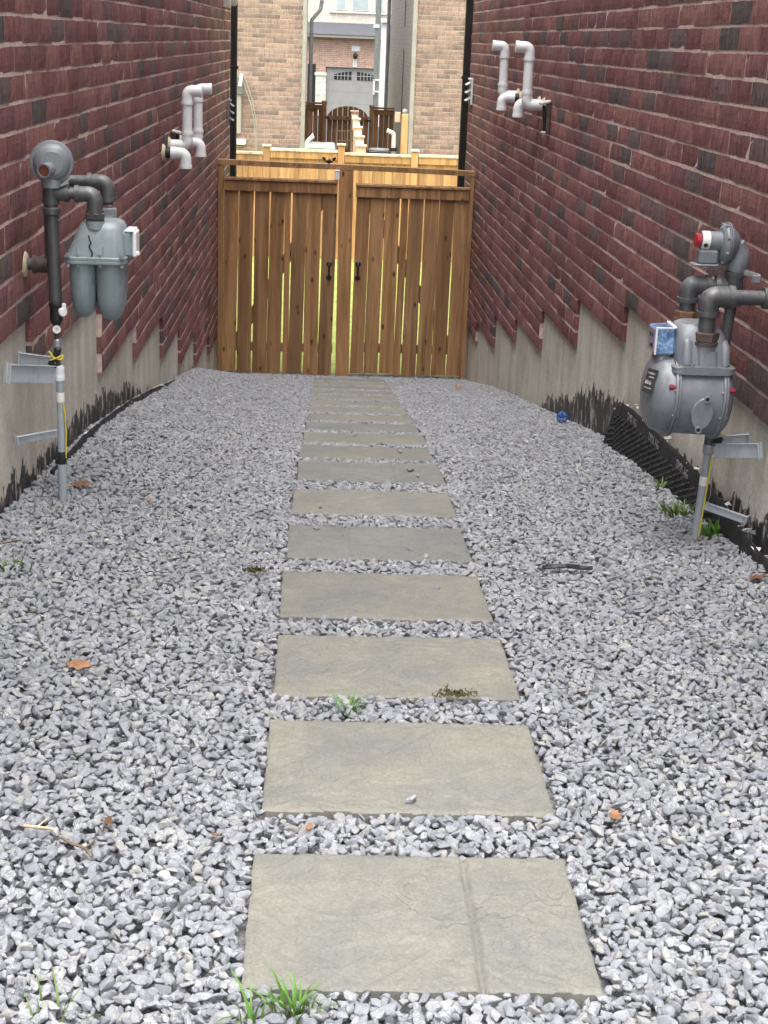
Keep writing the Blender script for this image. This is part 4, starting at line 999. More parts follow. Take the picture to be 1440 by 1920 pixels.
riser_flue('L', 351, 170, 273, 'nearer of two upright flue pipes on the left wall', False)
riser_flue('L', 371, 166, 266, 'farther of two upright flue pipes on the left wall', False)
drop_flue('L', 376, 293, 'small down turned white flue elbow behind the upright pipes on left wall', False)
riser_flue('R', 987, 88, 196, 'nearer upright flue pipe with pale foam collar on the right wall', False)
drop_flue('R', 971, 219, 'down turned white flue elbow below the nearer upright pipe on right wall', False)
drop_flue('R', 940, 206, 'down turned white flue elbow with black stub below farther right pipe', True)
riser_flue('R', 942, 86, 178, 'farther upright flue pipe on the right wall', False)

# small wall fittings
def wall_hook(side, px, pt, pb, lab):
    sg = 1 if side == 'L' else -1; a = W(px, pt, side); b = W(px, pb, side); b = Vector((a.x, a.y, b.z)); h = a.z - b.z
    r = empty('vent_flap', b, lab, 'wall vent')
    part(r, 'plate', M['brown'], lambda m: m.box(b + Vector((sg * .012, 0, h / 2)), (.024, .055, h), .004))
    part(r, 'flap', M['black'], lambda m: m.box(b + Vector((sg * .036, .01, h * .47)), (.018, .04, h * .82), .006, Matrix.Rotation(sg * .06, 3, 'Y')))
    part(r, 'top_lip', M['scrap'], lambda m: m.box(b + Vector((sg * .035, 0, h - .008)), (.07, .075, .018), .006, Matrix.Rotation(sg * .25, 3, 'Y')))
    part(r, 'bottom_clip', M['scrap'], lambda m: m.box(b + Vector((sg * .03, 0, .012)), (.04, .03, .014), .004))
wall_hook('R', 1033, 190, 254, 'narrow dark vent flap with pale lip on the right brick wall')
wall_hook('L', 322, 245, 268, 'short dark vent flap with pale lip on the left brick wall')
def louver(side, px, pt, pb, lab, mat, n):
    sg = 1 if side == 'L' else -1; a = W(px, pt, side); b = W(px, pb, side); b = Vector((a.x, a.y, b.z)); h = a.z - b.z
    r = empty('louvre_vent', b, lab, 'wall vent')
    part(r, 'backing', M['black'], lambda m: m.box(b + Vector((sg * .006, 0, h / 2)), (.012, .19, h), .002))
    for i in range(n):
        z = h * (i + .6) / n
        part(r, 'slat', mat, lambda m: m.box(b + Vector((sg * .032, 0, z)), (.065, .19, .008), .002, Matrix.Rotation(sg * .6, 3, 'Y')))
    part(r, 'frame', mat, lambda m: (m.box(b + Vector((sg * .01, -.1, h / 2)), (.02, .012, h + .02), .002), m.box(b + Vector((sg * .01, .1, h / 2)), (.02, .012, h + .02), .002), m.box(b + Vector((sg * .016, 0, h + .008)), (.032, .21, .016), .002)))
louver('R', 886, 150, 195, 'white slatted vent near the far end of the right wall', M['white'], 3)
louver('L', 427, 190, 230, 'thin dark vent near the far end of the left wall', M['greytrim'], 3)
ob_ = W(421, 6, 'L'); r = empty('wall_lamp', ob_, 'grey box with white fitting high at the far left wall end', 'wall lamp')
part(r, 'back_box', M['siding'], lambda m: m.box(ob_ + Vector((.03, -.12, .06)), (.06, .2, .2), .004)); part(r, 'fitting', M['white'], lambda m: m.slathe(ob_ + Vector((.07, .1, -.02)), (0, 0, 1), [(0, .02), (.01, .035), (.06, .05), (.12, .06), (.14, .03)], 16))

# black downspouts at the rear corners
def downspout(px, Y, w, d, lab):
    p = AT(px, 150, Y); r = empty('downspout', (p.x, Y, zg(-3.0)), lab, 'downspout')
    def f(m):
        m.box((p.x, Y, zg(.65)), (w, d, 7.2), .008)
        for k in (-1, 1): m.box((p.x + k * w * .22, Y - d / 2 - .002, zg(.65)), (w * .2, .006, 7.2), .002)
    part(r, 'pipe', M['blackmetal'], f)
    for z in (-2.0, -.3, 1.4): part(r, 'strap', M['blackmetal'], lambda m: m.box((p.x, Y - d / 2 - .006, zg(z)), (w + .03, .004, .03), .001))
downspout(438, 15.66, .066, .07, 'black downspout at the far corner of the left house')
downspout(877, 15.06, .10, .08, 'wide black downspout at the far corner of the right house')

# ------------------------------------------------------------------ back yard: cedar fence, dividing fence
FY = 23.0
cf = empty('cedar_fence', (.3, FY, zg(-3.1)), 'new orange cedar board fence across the yard behind the gate', 'fence')
FZ = lambda x: zg(-1.545)
pxs = [AT(p, 285, FY).x for p in (500, 640, 778)]
posts = [pxs[0] - 2.0, pxs[0] - 1.0 * 0, pxs[1], pxs[2], pxs[2] + 1.1, pxs[2] + 2.2]
posts = sorted(set([round(p, 3) for p in [pxs[0] - 3.0, pxs[0] - 1.5, pxs[0], pxs[1], pxs[2], pxs[2] + 1.5, pxs[2] + 3.0]]))
post_p = MB(); post_p.box((0, 0, .85), (.10, .10, 1.70), .006); post_me = None
for i, x in enumerate(posts):
    mid = abs(x - pxs[1]) < .01
    part(cf, 'post', M['cedar'], lambda m: m.box((x, FY, zg(-2.34)), (.10, .10, 1.62 + (.0 if not mid else .1)), .006))
    part(cf, 'post_cap', M['cedarpale'], lambda m: (m.box((x, FY, zg(-1.51 + (.05 if mid else 0))), (.13, .13, .03), .006)))
for i, (a, b) in enumerate(zip(posts[:-1], posts[1:])):
    dz = [0, -.06, 0, -.03, -.02, 0][i % 6]
    part(cf, 'cap_rail', M['cedarpale'], lambda m: m.box(((a + b) / 2, FY, zg(-1.56 + dz)), (b - a - .10, .12, .035), .004))
    part(cf, 'fascia_board', M['cedar'], lambda m: m.box(((a + b) / 2, FY - .035, zg(-1.63 + dz)), (b - a - .11, .022, .095), .003))
    n = max(1, int((b - a - .1) / .125)); w = (b - a - .1) / n
    for k in range(n):
        part(cf, 'board', M['cedar'], lambda m: m.box((a + .05 + (k + .5) * w, FY - .01 + rng.uniform(-.002, .002), zg(-2.34 + dz)), (w - .003, .019, 1.5), .002))
df = empty('dividing_fence', (.7, 24, zg(-3.1)), 'stepped fence coloured pale for its sky lit caps, running away between two back yards', 'fence')
dp = [(AT(677, 275, 23.1), 23.1), (AT(674, 258, 25.2), 25.2), (AT(671, 240, 27.6), 27.6), (AT(668, 224, 30.2), 30.2), (AT(665, 210, 33.0), 33.0)]
for (p, y), nx in zip(dp, dp[1:] + [None]):
    part(df, 'post', M['cedarpale'], lambda m: (m.box((p.x, y, (p.z + zg(-3.1)) / 2), (.14, .10, p.z - zg(-3.1)), .006)))
    part(df, 'post_cap', M['cedarpale'], lambda m: m.box((p.x, y, p.z + .015), (.17, .15, .03), .006))
    if nx:
        q, y2 = nx; part(df, 'panel', M['cedar'], lambda m: m.loft([[Vector((p.x - .02, y + .05, zg(-3.0))), Vector((p.x + .02, y + .05, zg(-3.0))), Vector((p.x + .02, y + .05, p.z - .08)), Vector((p.x - .02, y + .05, p.z - .08))], [Vector((q.x - .02, y2 - .05, zg(-3.0))), Vector((q.x + .02, y2 - .05, zg(-3.0))), Vector((q.x + .02, y2 - .05, p.z - .08)), Vector((q.x - .02, y2 - .05, p.z - .08))]], False))
        part(df, 'cap_rail', M['cedarpale'], lambda m: m.loft([[Vector((p.x - .06, y + .05, p.z - .08)), Vector((p.x + .06, y + .05, p.z - .08)), Vector((p.x + .06, y + .05, p.z - .04)), Vector((p.x - .06, y + .05, p.z - .04))], [Vector((q.x - .06, y2 - .05, p.z - .08)), Vector((q.x + .06, y2 - .05, p.z - .08)), Vector((q.x + .06, y2 - .05, p.z - .04)), Vector((q.x - .06, y2 - .05, p.z - .04))]], False))

# ------------------------------------------------------------------ neighbour houses behind
HY = 31.0
def back_house(x0, x1, corner, lab, seed):
    """rear wall faces the camera at y = HY; corner is the x of the wall end beside the passage"""
    root = empty('neighbour_house', (corner, HY, zg(-3.1)), lab, 'house')
    zb, zt = zg(-3.2), zg(3.4)
    cells = []; R = random.Random(seed); z = zg(-2.35); row = 0
    sgn = 1 if corner == x1 else -1
    xa, xb = (max(x0, corner - 2.6), corner) if sgn == 1 else (corner, min(x1, corner + 2.6))
    while z < zg(1.25):
        x = xa - (BL / 2 if row % 2 else 0)
        while x < xb:
            lo, hi = max(x, xa), min(x + BL, xb)
            if hi - lo > .05: cells.append(((lo + hi) / 2 - corner, z + BH / 2 - root.location.z, (hi - lo) / BL))
            x += BL
        z += BH; row += 1
    MW = Matrix.Translation(root.location)
    lay_bricks(root, MW, BR_TAN, M['tanbrick'], cells, 300, seed)
    P = lambda n, mt, f: part(root, n, mt, f)
    P('mortar_wall', M['tanmortar'], lambda m: m.box(((xa + xb) / 2, HY + .056, (zg(-2.40) + zg(1.25)) / 2), (xb - xa - .004, .10, 3.65)))
    P('house_body', M['sidebrick'], lambda m: m.box(((x0 + x1) / 2, HY + 6.1, (zb + zt) / 2), (x1 - x0 - .01, 11.9, zt - zb)))
    P('upper_wall', M['tanbrick'], lambda m: m.box(((x0 + x1) / 2, HY + .06, (zg(1.26) + zt) / 2), (x1 - x0, .1, zt - zg(1.26))))
    P('lower_wall', M['concrete'], lambda m: m.box(((x0 + x1) / 2, HY + .06, (zb + zg(-2.405)) / 2), (x1 - x0, .1, zg(-2.405) - zb)))
    ex = (x0, xa) if sgn == 1 else (xb, x1)
    P('side_wall', M['brickfar'], lambda m: m.box(((ex[0] + ex[1]) / 2, HY + .06, (zg(-2.40) + zg(1.25)) / 2), (ex[1] - ex[0] - .004, .1, 3.65)))
    def rf(m):
        e = [Vector((x0 - .3, HY - .4, zt)), Vector((x1 + .3, HY - .4, zt)), Vector((x1 + .3, HY + 12.4, zt)), Vector((x0 - .3, HY + 12.4, zt))]
        r0, r1 = Vector((x0 + 3, HY + 6, zt + 2.2)), Vector((x1 - 3, HY + 6, zt + 2.2))
        m.add(e + [r0, r1], [(0, 1, 5, 4), (2, 3, 4, 5), (1, 2, 5), (3, 0, 4), (0, 3, 2, 1)])
    P('roof', M['roof'], rf)
    return root
cl_, cr_ = AT(564, 200, HY).x, AT(776, 200, HY).x
nl = back_house(-10, cl_, cl_, 'tan brick neighbour house seen left of the passage behind the fence', 21)
nr = back_house(cr_, 11, cr_, 'tan brick neighbour house seen right of the passage behind the fence', 22)
part(nl, 'corner_trim', M['siding'], lambda m: m.box((cl_ + .045, HY - .02, zg(.0)), (.085, .08, 6.4), .01))
part(nl, 'downspout', M['greytrim'], lambda m: m.tube([Vector((cl_ + .10, 42.6, zg(-3))), Vector((cl_ + .10, 42.6, zg(.45))), Vector((cl_ + .32, 43.0, zg(.72))), Vector((cl_ + .36, 43.1, zg(.95)))], .05, 10))
part(nl, 'gutter', M['greytrim'], lambda m: m.box((cl_ + .2, 43.3, zg(1.05)), (.5, .5, .12), .02))
part(nr, 'corner_trim', M['siding'], lambda m: m.box((cr_ - .045, HY - .02, zg(.0)), (.085, .08, 6.4), .01))
part(nr, 'downspout', M['greytrim'], lambda m: m.tube([Vector((cr_ - .06, 42.9, zg(-3))), Vector((cr_ - .06, 42.9, zg(3)))], .05, 10))
part(nr, 'wall_slot', M['black'], lambda m: m.box((cr_ - .004, 35.6, zg(-.9)), (.012, .05, 1.5), .002))
part(nr, 'wall_slot', M['black'], lambda m: m.box((cr_ - .004, 35.6, zg(.9)), (.012, .05, 1.2), .002))
part(nr, 'side_light', M['white'], lambda m: m.slathe((cr_ - .06, 33.0, zg(-1.45)), (0, 0, 1), [(0, .01), (.02, .05), (.06, .06), (.10, .05), (.12, .02)], 14))
# service box with cables on the left neighbour wall
sb = AT(450, 140, HY - .06); r = empty('service_box', (sb.x, HY - .06, sb.z), 'grey service box with two hanging cables on left tan brick wall', 'service box')
part(r, 'box', M['greytrim'], lambda m: m.box((sb.x, HY - .08, AT(450, 160, HY).z), (.12, .12, .34), .01)); part(r, 'cover', M['white'], lambda m: m.box((sb.x + .02, HY - .15, AT(450, 150, HY).z), (.07, .03, .24), .01, Matrix.Rotation(.15, 3, 'Y')))
part(r, 'conduit', M['siding'], lambda m: m.box((AT(448, 210, HY).x, HY - .06, AT(448, 210, HY).z), (.10, .1, .8), .01))
for ct in ([(455, 150), (470, 195), (477, 230), (479, 283)], [(457, 140), (472, 185), (480, 225), (481, 283)]):
    part(r, 'cable', M['siding'], lambda m: m.tube(rpath([AT(a, b, HY - .12) for a, b in ct], .15, 5), .009, 6))
vb = AT(452, 265, HY - .08); mb = MB(); mb.box(vb, (.20, .14, .09), .01); mb.box(vb + Vector((0, -.03, -.05)), (.16, .1, .02), .004); tag(mb.build('vent_hood', M['white']), 'small white vent hood low on the left tan brick wall', 'vent hood')

# dark gate with arched top in the passage between the neighbours
PY = 36.0
pg = empty('arched_gate', (AT(651, 285, PY).x, PY, zg(-3.2)), 'dark brown arched top garden gate in the far passage', 'gate')
gx0, gx1 = AT(612.5, 250, PY).x, AT(690, 250, PY).x; gzs, gzt = AT(612, 222, PY).z, AT(651, 199, PY).z
nb_ = 8
for k in range(nb_):
    a = gx0 + (gx1 - gx0) * k / nb_; b = gx0 + (gx1 - gx0) * (k + 1) / nb_
    def f(m):
        tt = lambda x: gzs + (gzt - gzs) * math.sqrt(max(0, 1 - ((x - (gx0 + gx1) / 2) / ((gx1 - gx0) / 2)) ** 2))
        xs = np.linspace(a + .006, b - .006, 5); top = [Vector((x, PY, tt(x))) for x in xs]; low = [Vector((x, PY, zg(-3.15))) for x in xs[::-1]]; q = top + low; n = len(q)
        m.add(q + [p + Vector((0, .02, 0)) for p in q], [tuple(range(n))[::-1], tuple(range(n, 2 * n))] + [(i, (i + 1) % n, n + (i + 1) % n, n + i) for i in range(n)])
    part(pg, 'board', M['darkwood'], f)
part(pg, 'cross_rail', M['darkwood'], lambda m: m.box(((gx0 + gx1) / 2, PY - .03, AT(650, 222, PY).z), (gx1 - gx0, .035, .09), .004))
part(pg, 'hinge', M['blackmetal'], lambda m: (m.box((gx0, PY - .05, AT(612, 220, PY).z), (.12, .02, .05), .004), m.box((gx1, PY - .05, AT(690, 226, PY).z), (.12, .02, .05), .004)))
for a, b, t, lab, pst in ((568, 605, 193, 'dark brown fence panel left of the arched gate', 607), (700, 738, 203, 'dark brown fence panel right of the arched gate', 696)):
    xa, xb = AT(a, 240, PY).x, AT(b, 240, PY).x; ztop = AT((a + b) / 2, t, PY).z
    r = empty('dark_fence_panel', ((xa + xb) / 2, PY, zg(-3.2)), lab, 'fence')
    for k in range(4):
        part(r, 'board', M['darkwood'], lambda m: m.box((xa + (xb - xa) * (k + .5) / 4, PY, (ztop - .05 + zg(-3.2)) / 2), ((xb - xa) / 4 - .018, .02, ztop - .05 - zg(-3.2)), .003))
    part(r, 'cap_rail', M['darkwood'], lambda m: (m.box(((xa + xb) / 2, PY - .01, ztop), (xb - xa, .12, .04), .004), m.box(((xa + xb) / 2, PY - .03, ztop - .09), (xb - xa, .03, .11), .004)))
    px_ = AT(pst, 240, PY).x; part(r, 'post', M['darkwood'], lambda m: (m.box((px_, PY, (ztop + .0 + zg(-3.2)) / 2), (.10, .10, ztop + .0 - zg(-3.2)), .006), m.box((px_, PY, ztop + .03), (.12, .12, .05), .01)))
# bits in the far yard
p = AT(713, 273, 29.5); r = empty('air_conditioner', (p.x, 29.5, zg(-3.1)), 'black boxed air conditioner beyond the cedar fence on the right', 'air conditioner')
part(r, 'cabinet', M['black'], lambda m: m.box((p.x, 29.5, zg(-2.5)), (.46, .46, 1.1), .02)); part(r, 'top_grille', M['greytrim'], lambda m: m.lathe((p.x, 29.5, zg(-1.94)), (0, 0, 1), [(0, .22), (.02, .2), (.03, .05)], 20))
p = AT(735, 262, 29.2); r = empty('drain_pipe', (p.x, 29.2, zg(-3.1)), 'bent white pipe standing beside the black air conditioner', 'pipe')
part(r, 'pipe', M['pvc'], lambda m: m.tube(rpath([Vector((p.x + .03, 29.2, zg(-3))), Vector((p.x + .03, 29.2, AT(735, 250, 29.2).z)), Vector((p.x - .1, 29.2, AT(735, 245, 29.2).z))], .08, 8), .04, 14)); part(r, 'collar', M['black'], lambda m: ring(m, Vector((p.x + .03, 29.2, AT(735, 280, 29.2).z)), (0, 0, 1), .08, .06))
p = AT(575, 268, 29.2); mb = MB(); mb.tube(rpath([Vector((p.x, 29.2, zg(-3))), Vector((p.x, 29.2, AT(575, 266, 29.2).z)), Vector((p.x + .12, 29.2, AT(575, 258, 29.2).z + .04))], .08, 8), .035, 14); ring(mb, Vector((p.x + .11, 29.2, AT(575, 258, 29.2).z + .03)), (1, 0, .3), .045, .03)
tag(mb.build('vent_pipe', M['white']), 'short white bent vent pipe above the cedar fence at left', 'pipe')
p0, p1 = AT(577, 277, 28.5), AT(626, 279, 28.5); mb = MB(); bx(mb, p0.x, p1.x, 28.2, 29.4, zg(-3.0), p0.z, .03); bx(mb, p0.x - .03, p1.x + .03, 28.15, 29.45, p0.z + .002, p0.z + .05, .02)
tag(mb.build('tub_cover', M['palepane']), 'flat pale covered tub just above the cedar fence', 'tub')
p = AT(758, 250, 29.0); r = empty('timber_post', (p.x, 29, zg(-3.1)), 'tall fresh timber post against the right neighbour corner', 'post')
part(r, 'shaft', M['cedar'], lambda m: m.box((p.x, 29, (AT(758, 214, 29).z + zg(-3.1)) / 2), (.12, .12, AT(758, 214, 29).z - zg(-3.1)), .006)); part(r, 'side_board', M['cedarpale'], lambda m: m.box((p.x - .13, 29.05, AT(748, 220, 29).z), (.1, .03, .18), .004))
r = empty('garden_rack', (AT(645, 260, 28).x, 28, zg(-3.1)), 'thin rusty wire garden rack in front of the arched gate', 'rack')
for a, b in (((630, 246), (662, 246)), ((630, 264), (664, 264))): part(r, 'rail', M['rust'], lambda m: m.tube([AT(*a, 28), AT(*b, 28)], .009, 6))
for x in (630, 646, 661): part(r, 'upright', M['rust'], lambda m: m.tube([AT(x, 244, 28), AT(x, 300, 28)], .008, 6))

# ------------------------------------------------------------------ house across the street
SY = 77.0
sh = empty('garage_house', (AT(655, 130, SY).x, SY, zg(-3.6)), 'distant pale brick house with grey garage door seen down the passage', 'house')
P = lambda n, mt, f: part(sh, n, mt, f)
X = lambda px: AT(px, 130, SY).x
Z = lambda py: AT(655, py, SY).z
P('wall', M['brickfar'], lambda m: (bx(m, X(540), X(611), SY, SY + 6, zg(-3.6), Z(72), .0), bx(m, X(611), X(708), SY, SY + 6, Z(127), Z(72), .0), bx(m, X(708), X(800), SY, SY + 6, zg(-3.6), Z(72), .0)))
P('door_backing', M['black'], lambda m: bx(m, X(606), X(712), SY + .3, SY + 5, zg(-3.6), Z(120), .0))  # dark box added so no lit ground shows through door gaps
P('soldier_course', M['brickfar'], lambda m: bx(m, X(609), X(710), SY - .03, SY + .1, Z(127), Z(114), .004))
P('keystone', M['stone'], lambda m: bx(m, X(661), X(669), SY - .06, SY, Z(126), Z(111), .01))
P('number_plate', M['white'], lambda m: bx(m, X(658), X(674), SY - .04, SY - .002, Z(96), Z(86), .01))
P('wall_lantern', M['blackmetal'], lambda m: m.slathe((X(665.5), SY - .12, Z(110)), (0, 0, 1), [(0, .02), (.05, .09), (.2, .11), (.25, .05), (.28, .02)], 8))
P('stone_pier', M['stonefar'], lambda m: bx(m, X(592), X(612), SY - .12, SY - .002, zg(-3.6), Z(144), .02)); P('pier_cap', M['stone'], lambda m: bx(m, X(590), X(613), SY - .16, SY + .01, Z(144), Z(138), .02))
P('entry_shade_panel', M['black'], lambda m: bx(m, X(577), X(592), SY - .02, SY - .004, zg(-3.4), Z(122), .0))  # flat black panel paints the shade of a recessed entry
dr = P('garage_door', M['garage'], lambda m: [bx(m, X(612), X(707), SY + .12, SY + .18, a, b - .004, .006) for a, b in zip(np.linspace(zg(-3.55), Z(127), 5)[:-1], np.linspace(zg(-3.55), Z(127), 5)[1:])])
for (a, b) in ((627, 659.5), (670, 702)):
    cxm = X(664.5)
    def glass(m):
        n = 12; xs = np.linspace(X(a), X(b), n)
        tp = lambda x: Z(134) - .16 * min(1, abs(x - cxm) / (X(702) - cxm)) ** 2
        q = [Vector((x, SY + .10, tp(x))) for x in xs] + [Vector((x, SY + .10, Z(150))) for x in xs[::-1]]; m.add(q + [p + Vector((0, .02, 0)) for p in q], [tuple(range(2 * n))[::-1]] + [(i, (i + 1) % (2 * n), 2 * n + (i + 1) % (2 * n), 2 * n + i) for i in range(2 * n)])
    def bars(m):
        for k in range(1, 5): x = X(a) + (X(b) - X(a)) * k / 5; bx(m, x - .018, x + .018, SY + .07, SY + .098, Z(150), Z(134) + .01, .0)
        bx(m, X(a), X(b), SY + .065, SY + .096, Z(142.5) - .018, Z(142.5) + .018, .0)
    w_ = part(sh, 'garage_window', M['pane'], glass); mbx = MB(); bars(mbx); o = mbx.build('glazing_bars', M['garage'], w_, sh.location)
P('eave', M['siding'], lambda m: bx(m, X(540), X(800), SY - .5, SY + .1, Z(72) + .002, Z(66), .02))
P('porch_roof', M['roof'], lambda m: m.add([Vector((X(540), SY - .55, Z(66) + .004)), Vector((X(800), SY - .55, Z(66) + .004)), Vector((X(800), SY + 2.4, Z(38))), Vector((X(540), SY + 2.4, Z(38)))], [(0, 1, 2, 3)]))
UY = SY + 1.9
P('upper_wall', M['stonefar'], lambda m: bx(m, X(520), X(830), UY, UY + 6, Z(72) + .01, zg(7), .0))
P('sill', M['stone'], lambda m: bx(m, X(616), X(735), UY - .1, UY - .002, Z(24), Z(20), .01))
for a, b in ((629, 645), (659, 689), (701, 718)):
    w_ = P('window', M['white'], lambda m: bx(m, X(a) - .08, X(b) + .08, UY - .07, UY - .004, Z(18.5), zg(3.4), .01)); mbx = MB(); bx(mbx, X(a), X(b), UY - .085, UY - .072, Z(16), zg(3.3), .0); mbx.build('pane', M['palepane'], w_, sh.location)
# lamp post by the street and a parked sliver of grey downspout
p = AT(707, 100, 60); r = empty('lamp_post', (p.x, 60, zg(-3.6)), 'tall grey green lamp post in front of the garage', 'lamp post')
part(r, 'pole', M['greytrim'], lambda m: m.tube([Vector((p.x, 60, zg(-3.6))), Vector((p.x, 60, zg(4.5)))], .10, 16)); part(r, 'collar', M['white'], lambda m: m.tube([AT(706.5, 52, 60), AT(706.5, 46, 60)], .13, 16))
part(r, 'notice_frame', M['white'], lambda m: [m.box(AT(*c, 59.85), s, .004) for c, s in (((701, 163), (.07, .03, .55)), ((705, 150), (.25, .03, .05)), ((706, 172), (.25, .03, .05)))])
p = AT(719, 140, 65); mb = MB(); mb.box((p.x, 65, zg(-1.4)), (.3, .3, 4.2), .03); mb.box((p.x, 64.9, zg(.75)), (.42, .42, .15), .03)
tag(mb.build('porch_column', M['white']), 'white porch column just right of the lamp post', 'column')

# ------------------------------------------------------------------ damp-proof membranes
def membrane(side, top, lab, text=None):
    pts = [W(a, b, side, .035) for a, b in top]; pts.sort(key=lambda q: q.y); sg = 1 if side == 'L' else -1
    r = empty('drainage_membrane', (pts[0].x, pts[0].y, gz(pts[0].x, pts[0].y)), lab, 'membrane')
    ys = np.arange(pts[0].y, pts[-1].y, .03); zt = np.interp(ys, [q.y for q in pts], [q.z for q in pts])
    def f(m):
        secs = []
        for y, z in zip(ys, zt):
            z += .006 * mnoise.noise(Vector((y * 11, 0, 0))); o = .035 + .012 * mnoise.noise(Vector((y * 2.3, 4, 0)))
            x = (XL + KL * y + o) if side == 'L' else (XR + KR * y - o); g = gz(x, y) - .08
            lean = sg * .012
            secs.append([Vector((x + lean * 1.6, y, g)), Vector((x, y, z - .012)), Vector((x - sg * .004, y, z)), Vector((x - sg * .012, y, z - .004)), Vector((x - sg * .01 + lean, y, g))])
        m.loft(secs, False)
    part(r, 'sheet', M['membrane'], f)
    def dm(m):
        row = 0; z0 = -.02
        for y, z in zip(np.arange(ys[0] + .02, ys[-1], .036), np.interp(np.arange(ys[0] + .02, ys[-1], .036), ys, zt)):
            o = .035 + .012 * mnoise.noise(Vector((y * 2.3, 4, 0)))
            for k in range(9):
                zz = z - .066 - k * .026 - (.013 if int(y / .036) % 2 else 0)
                x = (XL + KL * y + o) if side == 'L' else (XR + KR * y - o)
                if zz < gz(x, y) - .03: break
                fr = (z - zz) / max(.05, z - gz(x, y) + .08); x += sg * .019 * fr
                m.lathe(Vector((x, y, zz)), (sg, 0, 0), [(-.003, .0105), (.006, .007), (.007, .002)], 6, False, 0, False)
    o = part(r, 'dimples', M['membrane'], dm); tag(o, kind='stuff')
    def sc(m):
        R = random.Random(3 if side == 'L' else 4)
        for k in range(26 if side == 'R' else 14):
            y = R.uniform(ys[0], ys[-1]); z = float(np.interp(y, ys, zt)); o = .02 + R.uniform(-.006, .012); x = (XL + KL * y + o) if side == 'L' else (XR + KR * y - o)
            s = R.uniform(.006, .022); bmv = [Vector((R.gauss(0, 1), R.gauss(0, 1.3), R.gauss(0, .7))) * s * .5 for _ in range(6)]
            c = Vector((x, y, z + R.uniform(-.012, .016))); bmv = [c + q for q in bmv]
            m.add(bmv, [(0, 1, 2), (0, 2, 3), (0, 3, 4), (1, 2, 5), (2, 3, 5), (0, 1, 4), (1, 4, 5), (3, 4, 5)])
    o = part(r, 'caulk_scraps', M['scrap'], sc); tag(o, kind='stuff')
    if text:
        for (px, py, s, tx) in text:
            p = W(px, py, side, .055); z = float(np.interp(p.y, ys, zt))
            cu = bpy.data.curves.new('print', 'FONT'); cu.body = tx; cu.size = s; cu.align_x = 'CENTER'; cu.align_y = 'CENTER'; cu.extrude = .0003
            to = bpy.data.objects.new('tmp_text', cu); COL.objects.link(to); dg = bpy.context.evaluated_depsgraph_get()
            me = bpy.data.meshes.new_from_object(to.evaluated_get(dg)); bpy.data.objects.remove(to)
            me.materials.append(M['print']); o = bpy.data.objects.new('printed_letters', me); COL.objects.link(o); o.parent = r
            dz = float(np.interp(p.y + .1, ys, zt) - np.interp(p.y - .1, ys, zt)) / .2
            # text runs towards the camera along the wall, facing the alley
            ex = Vector((0, -1, -dz)).normalized(); en = Vector((-1, 0, 0)) if side == 'R' else Vector((1, 0, 0)); ez = en.cross(ex)
            Rm = Matrix((ex, ez, en)).transposed().to_4x4()
            o_ = .035 + .012 * mnoise.noise(Vector((p.y * 2.3, 4, 0))); xx = (XR + KR * p.y - o_ - .012) if side == 'R' else XL + KL * p.y + o_ + .012
            o.matrix_local = Matrix.Translation(Vector((xx, p.y, z - .034)) - Vector(r.location)) @ Rm
membrane('R', [(1134, 812), (1146, 775), (1160, 752), (1180, 764), (1215, 795), (1250, 830), (1290, 868), (1330, 912), (1365, 968), (1400, 1010), (1440, 1058), (1500, 1120)], 'black dimpled drainage membrane sticking out of gravel along the right foundation',
         [(1182, 780, .05, 'DMX AG'), (1222, 822, .05, 'DMX AG'), (1275, 878, .05, 'DMX AG')])
membrane('L', [(100, 880), (120, 862), (160, 816), (200, 782), (240, 755), (280, 732), (310, 720), (330, 711)], 'thin black membrane edge along the gravel by the left foundation')

# ------------------------------------------------------------------ small things on the gravel
def tuft(px, py, n, h, lab, mat, spread=.03, cat='grass tuft', seed=1, wid=.0035):
    R = random.Random(seed); b = GP(px, py); mb = MB()
    for k in range(n):
        a = R.uniform(0, 6.28); rr_ = R.uniform(0, spread); p = b + Vector((math.cos(a) * rr_, math.sin(a) * rr_, -.02)); hh = h * R.uniform(.45, 1.1); ln = R.uniform(.3, 1.3) * hh; a2 = a + R.uniform(-.8, .8)
        d = Vector((math.cos(a2), math.sin(a2), 0)); s = Vector((-d.y, d.x, 0)) * wid * R.uniform(.6, 1.2); vs_ = []
        for i in range(5):
            t = i / 4; c = p + d * ln * t * t + Vector((0, 0, (hh + .02) * (t - .25 * t * t * ln / hh))); w_ = s * (1 - t) ** .7
            vs_ += [c - w_, c + w_ + d * .0004]
        mb.add(vs_, [(2 * i, 2 * i + 1, 2 * i + 3, 2 * i + 2) for i in range(4)], True)
    return tag(mb.build('grass_tuft', mat, None), lab, cat)
tuft(555, 1888, 46, .055, 'bright green grass tuft at the front edge of the nearest slab', M['grass'], .035, seed=2)
tuft(470, 1905, 9, .085, 'few long grass blades at the left front corner of the nearest slab', M['grass'], .02, seed=3)
tuft(655, 1328, 26, .055, 'small green grass tuft between the second and third slabs', M['grass'], .03, seed=4)
tuft(80, 1912, 8, .06, 'sparse thin grass blades at the lower left gravel', M['weed'], .06, seed=5)
tuft(1268, 962, 60, .05, 'leafy green weed patch left of the right meter pipe', M['weed'], .06, 'weed', 6, .007)
tuft(1340, 1000, 60, .06, 'bright green weed patch right of the right meter pipe', M['grass'], .07, 'weed', 7, .008)
tuft(1241, 915, 14, .06, 'dark single weed by the membrane', M['weed'], .012, 'weed', 8, .007)
tuft(406, 690, 40, .07, 'mossy green tuft at the foot of the left gate post', M['weed'], .05, 'weed', 9, .008)
tuft(20, 1060, 22, .03, 'faded low weeds at the left edge of the gravel', M['weed'], .06, 'weed', 10, .006)
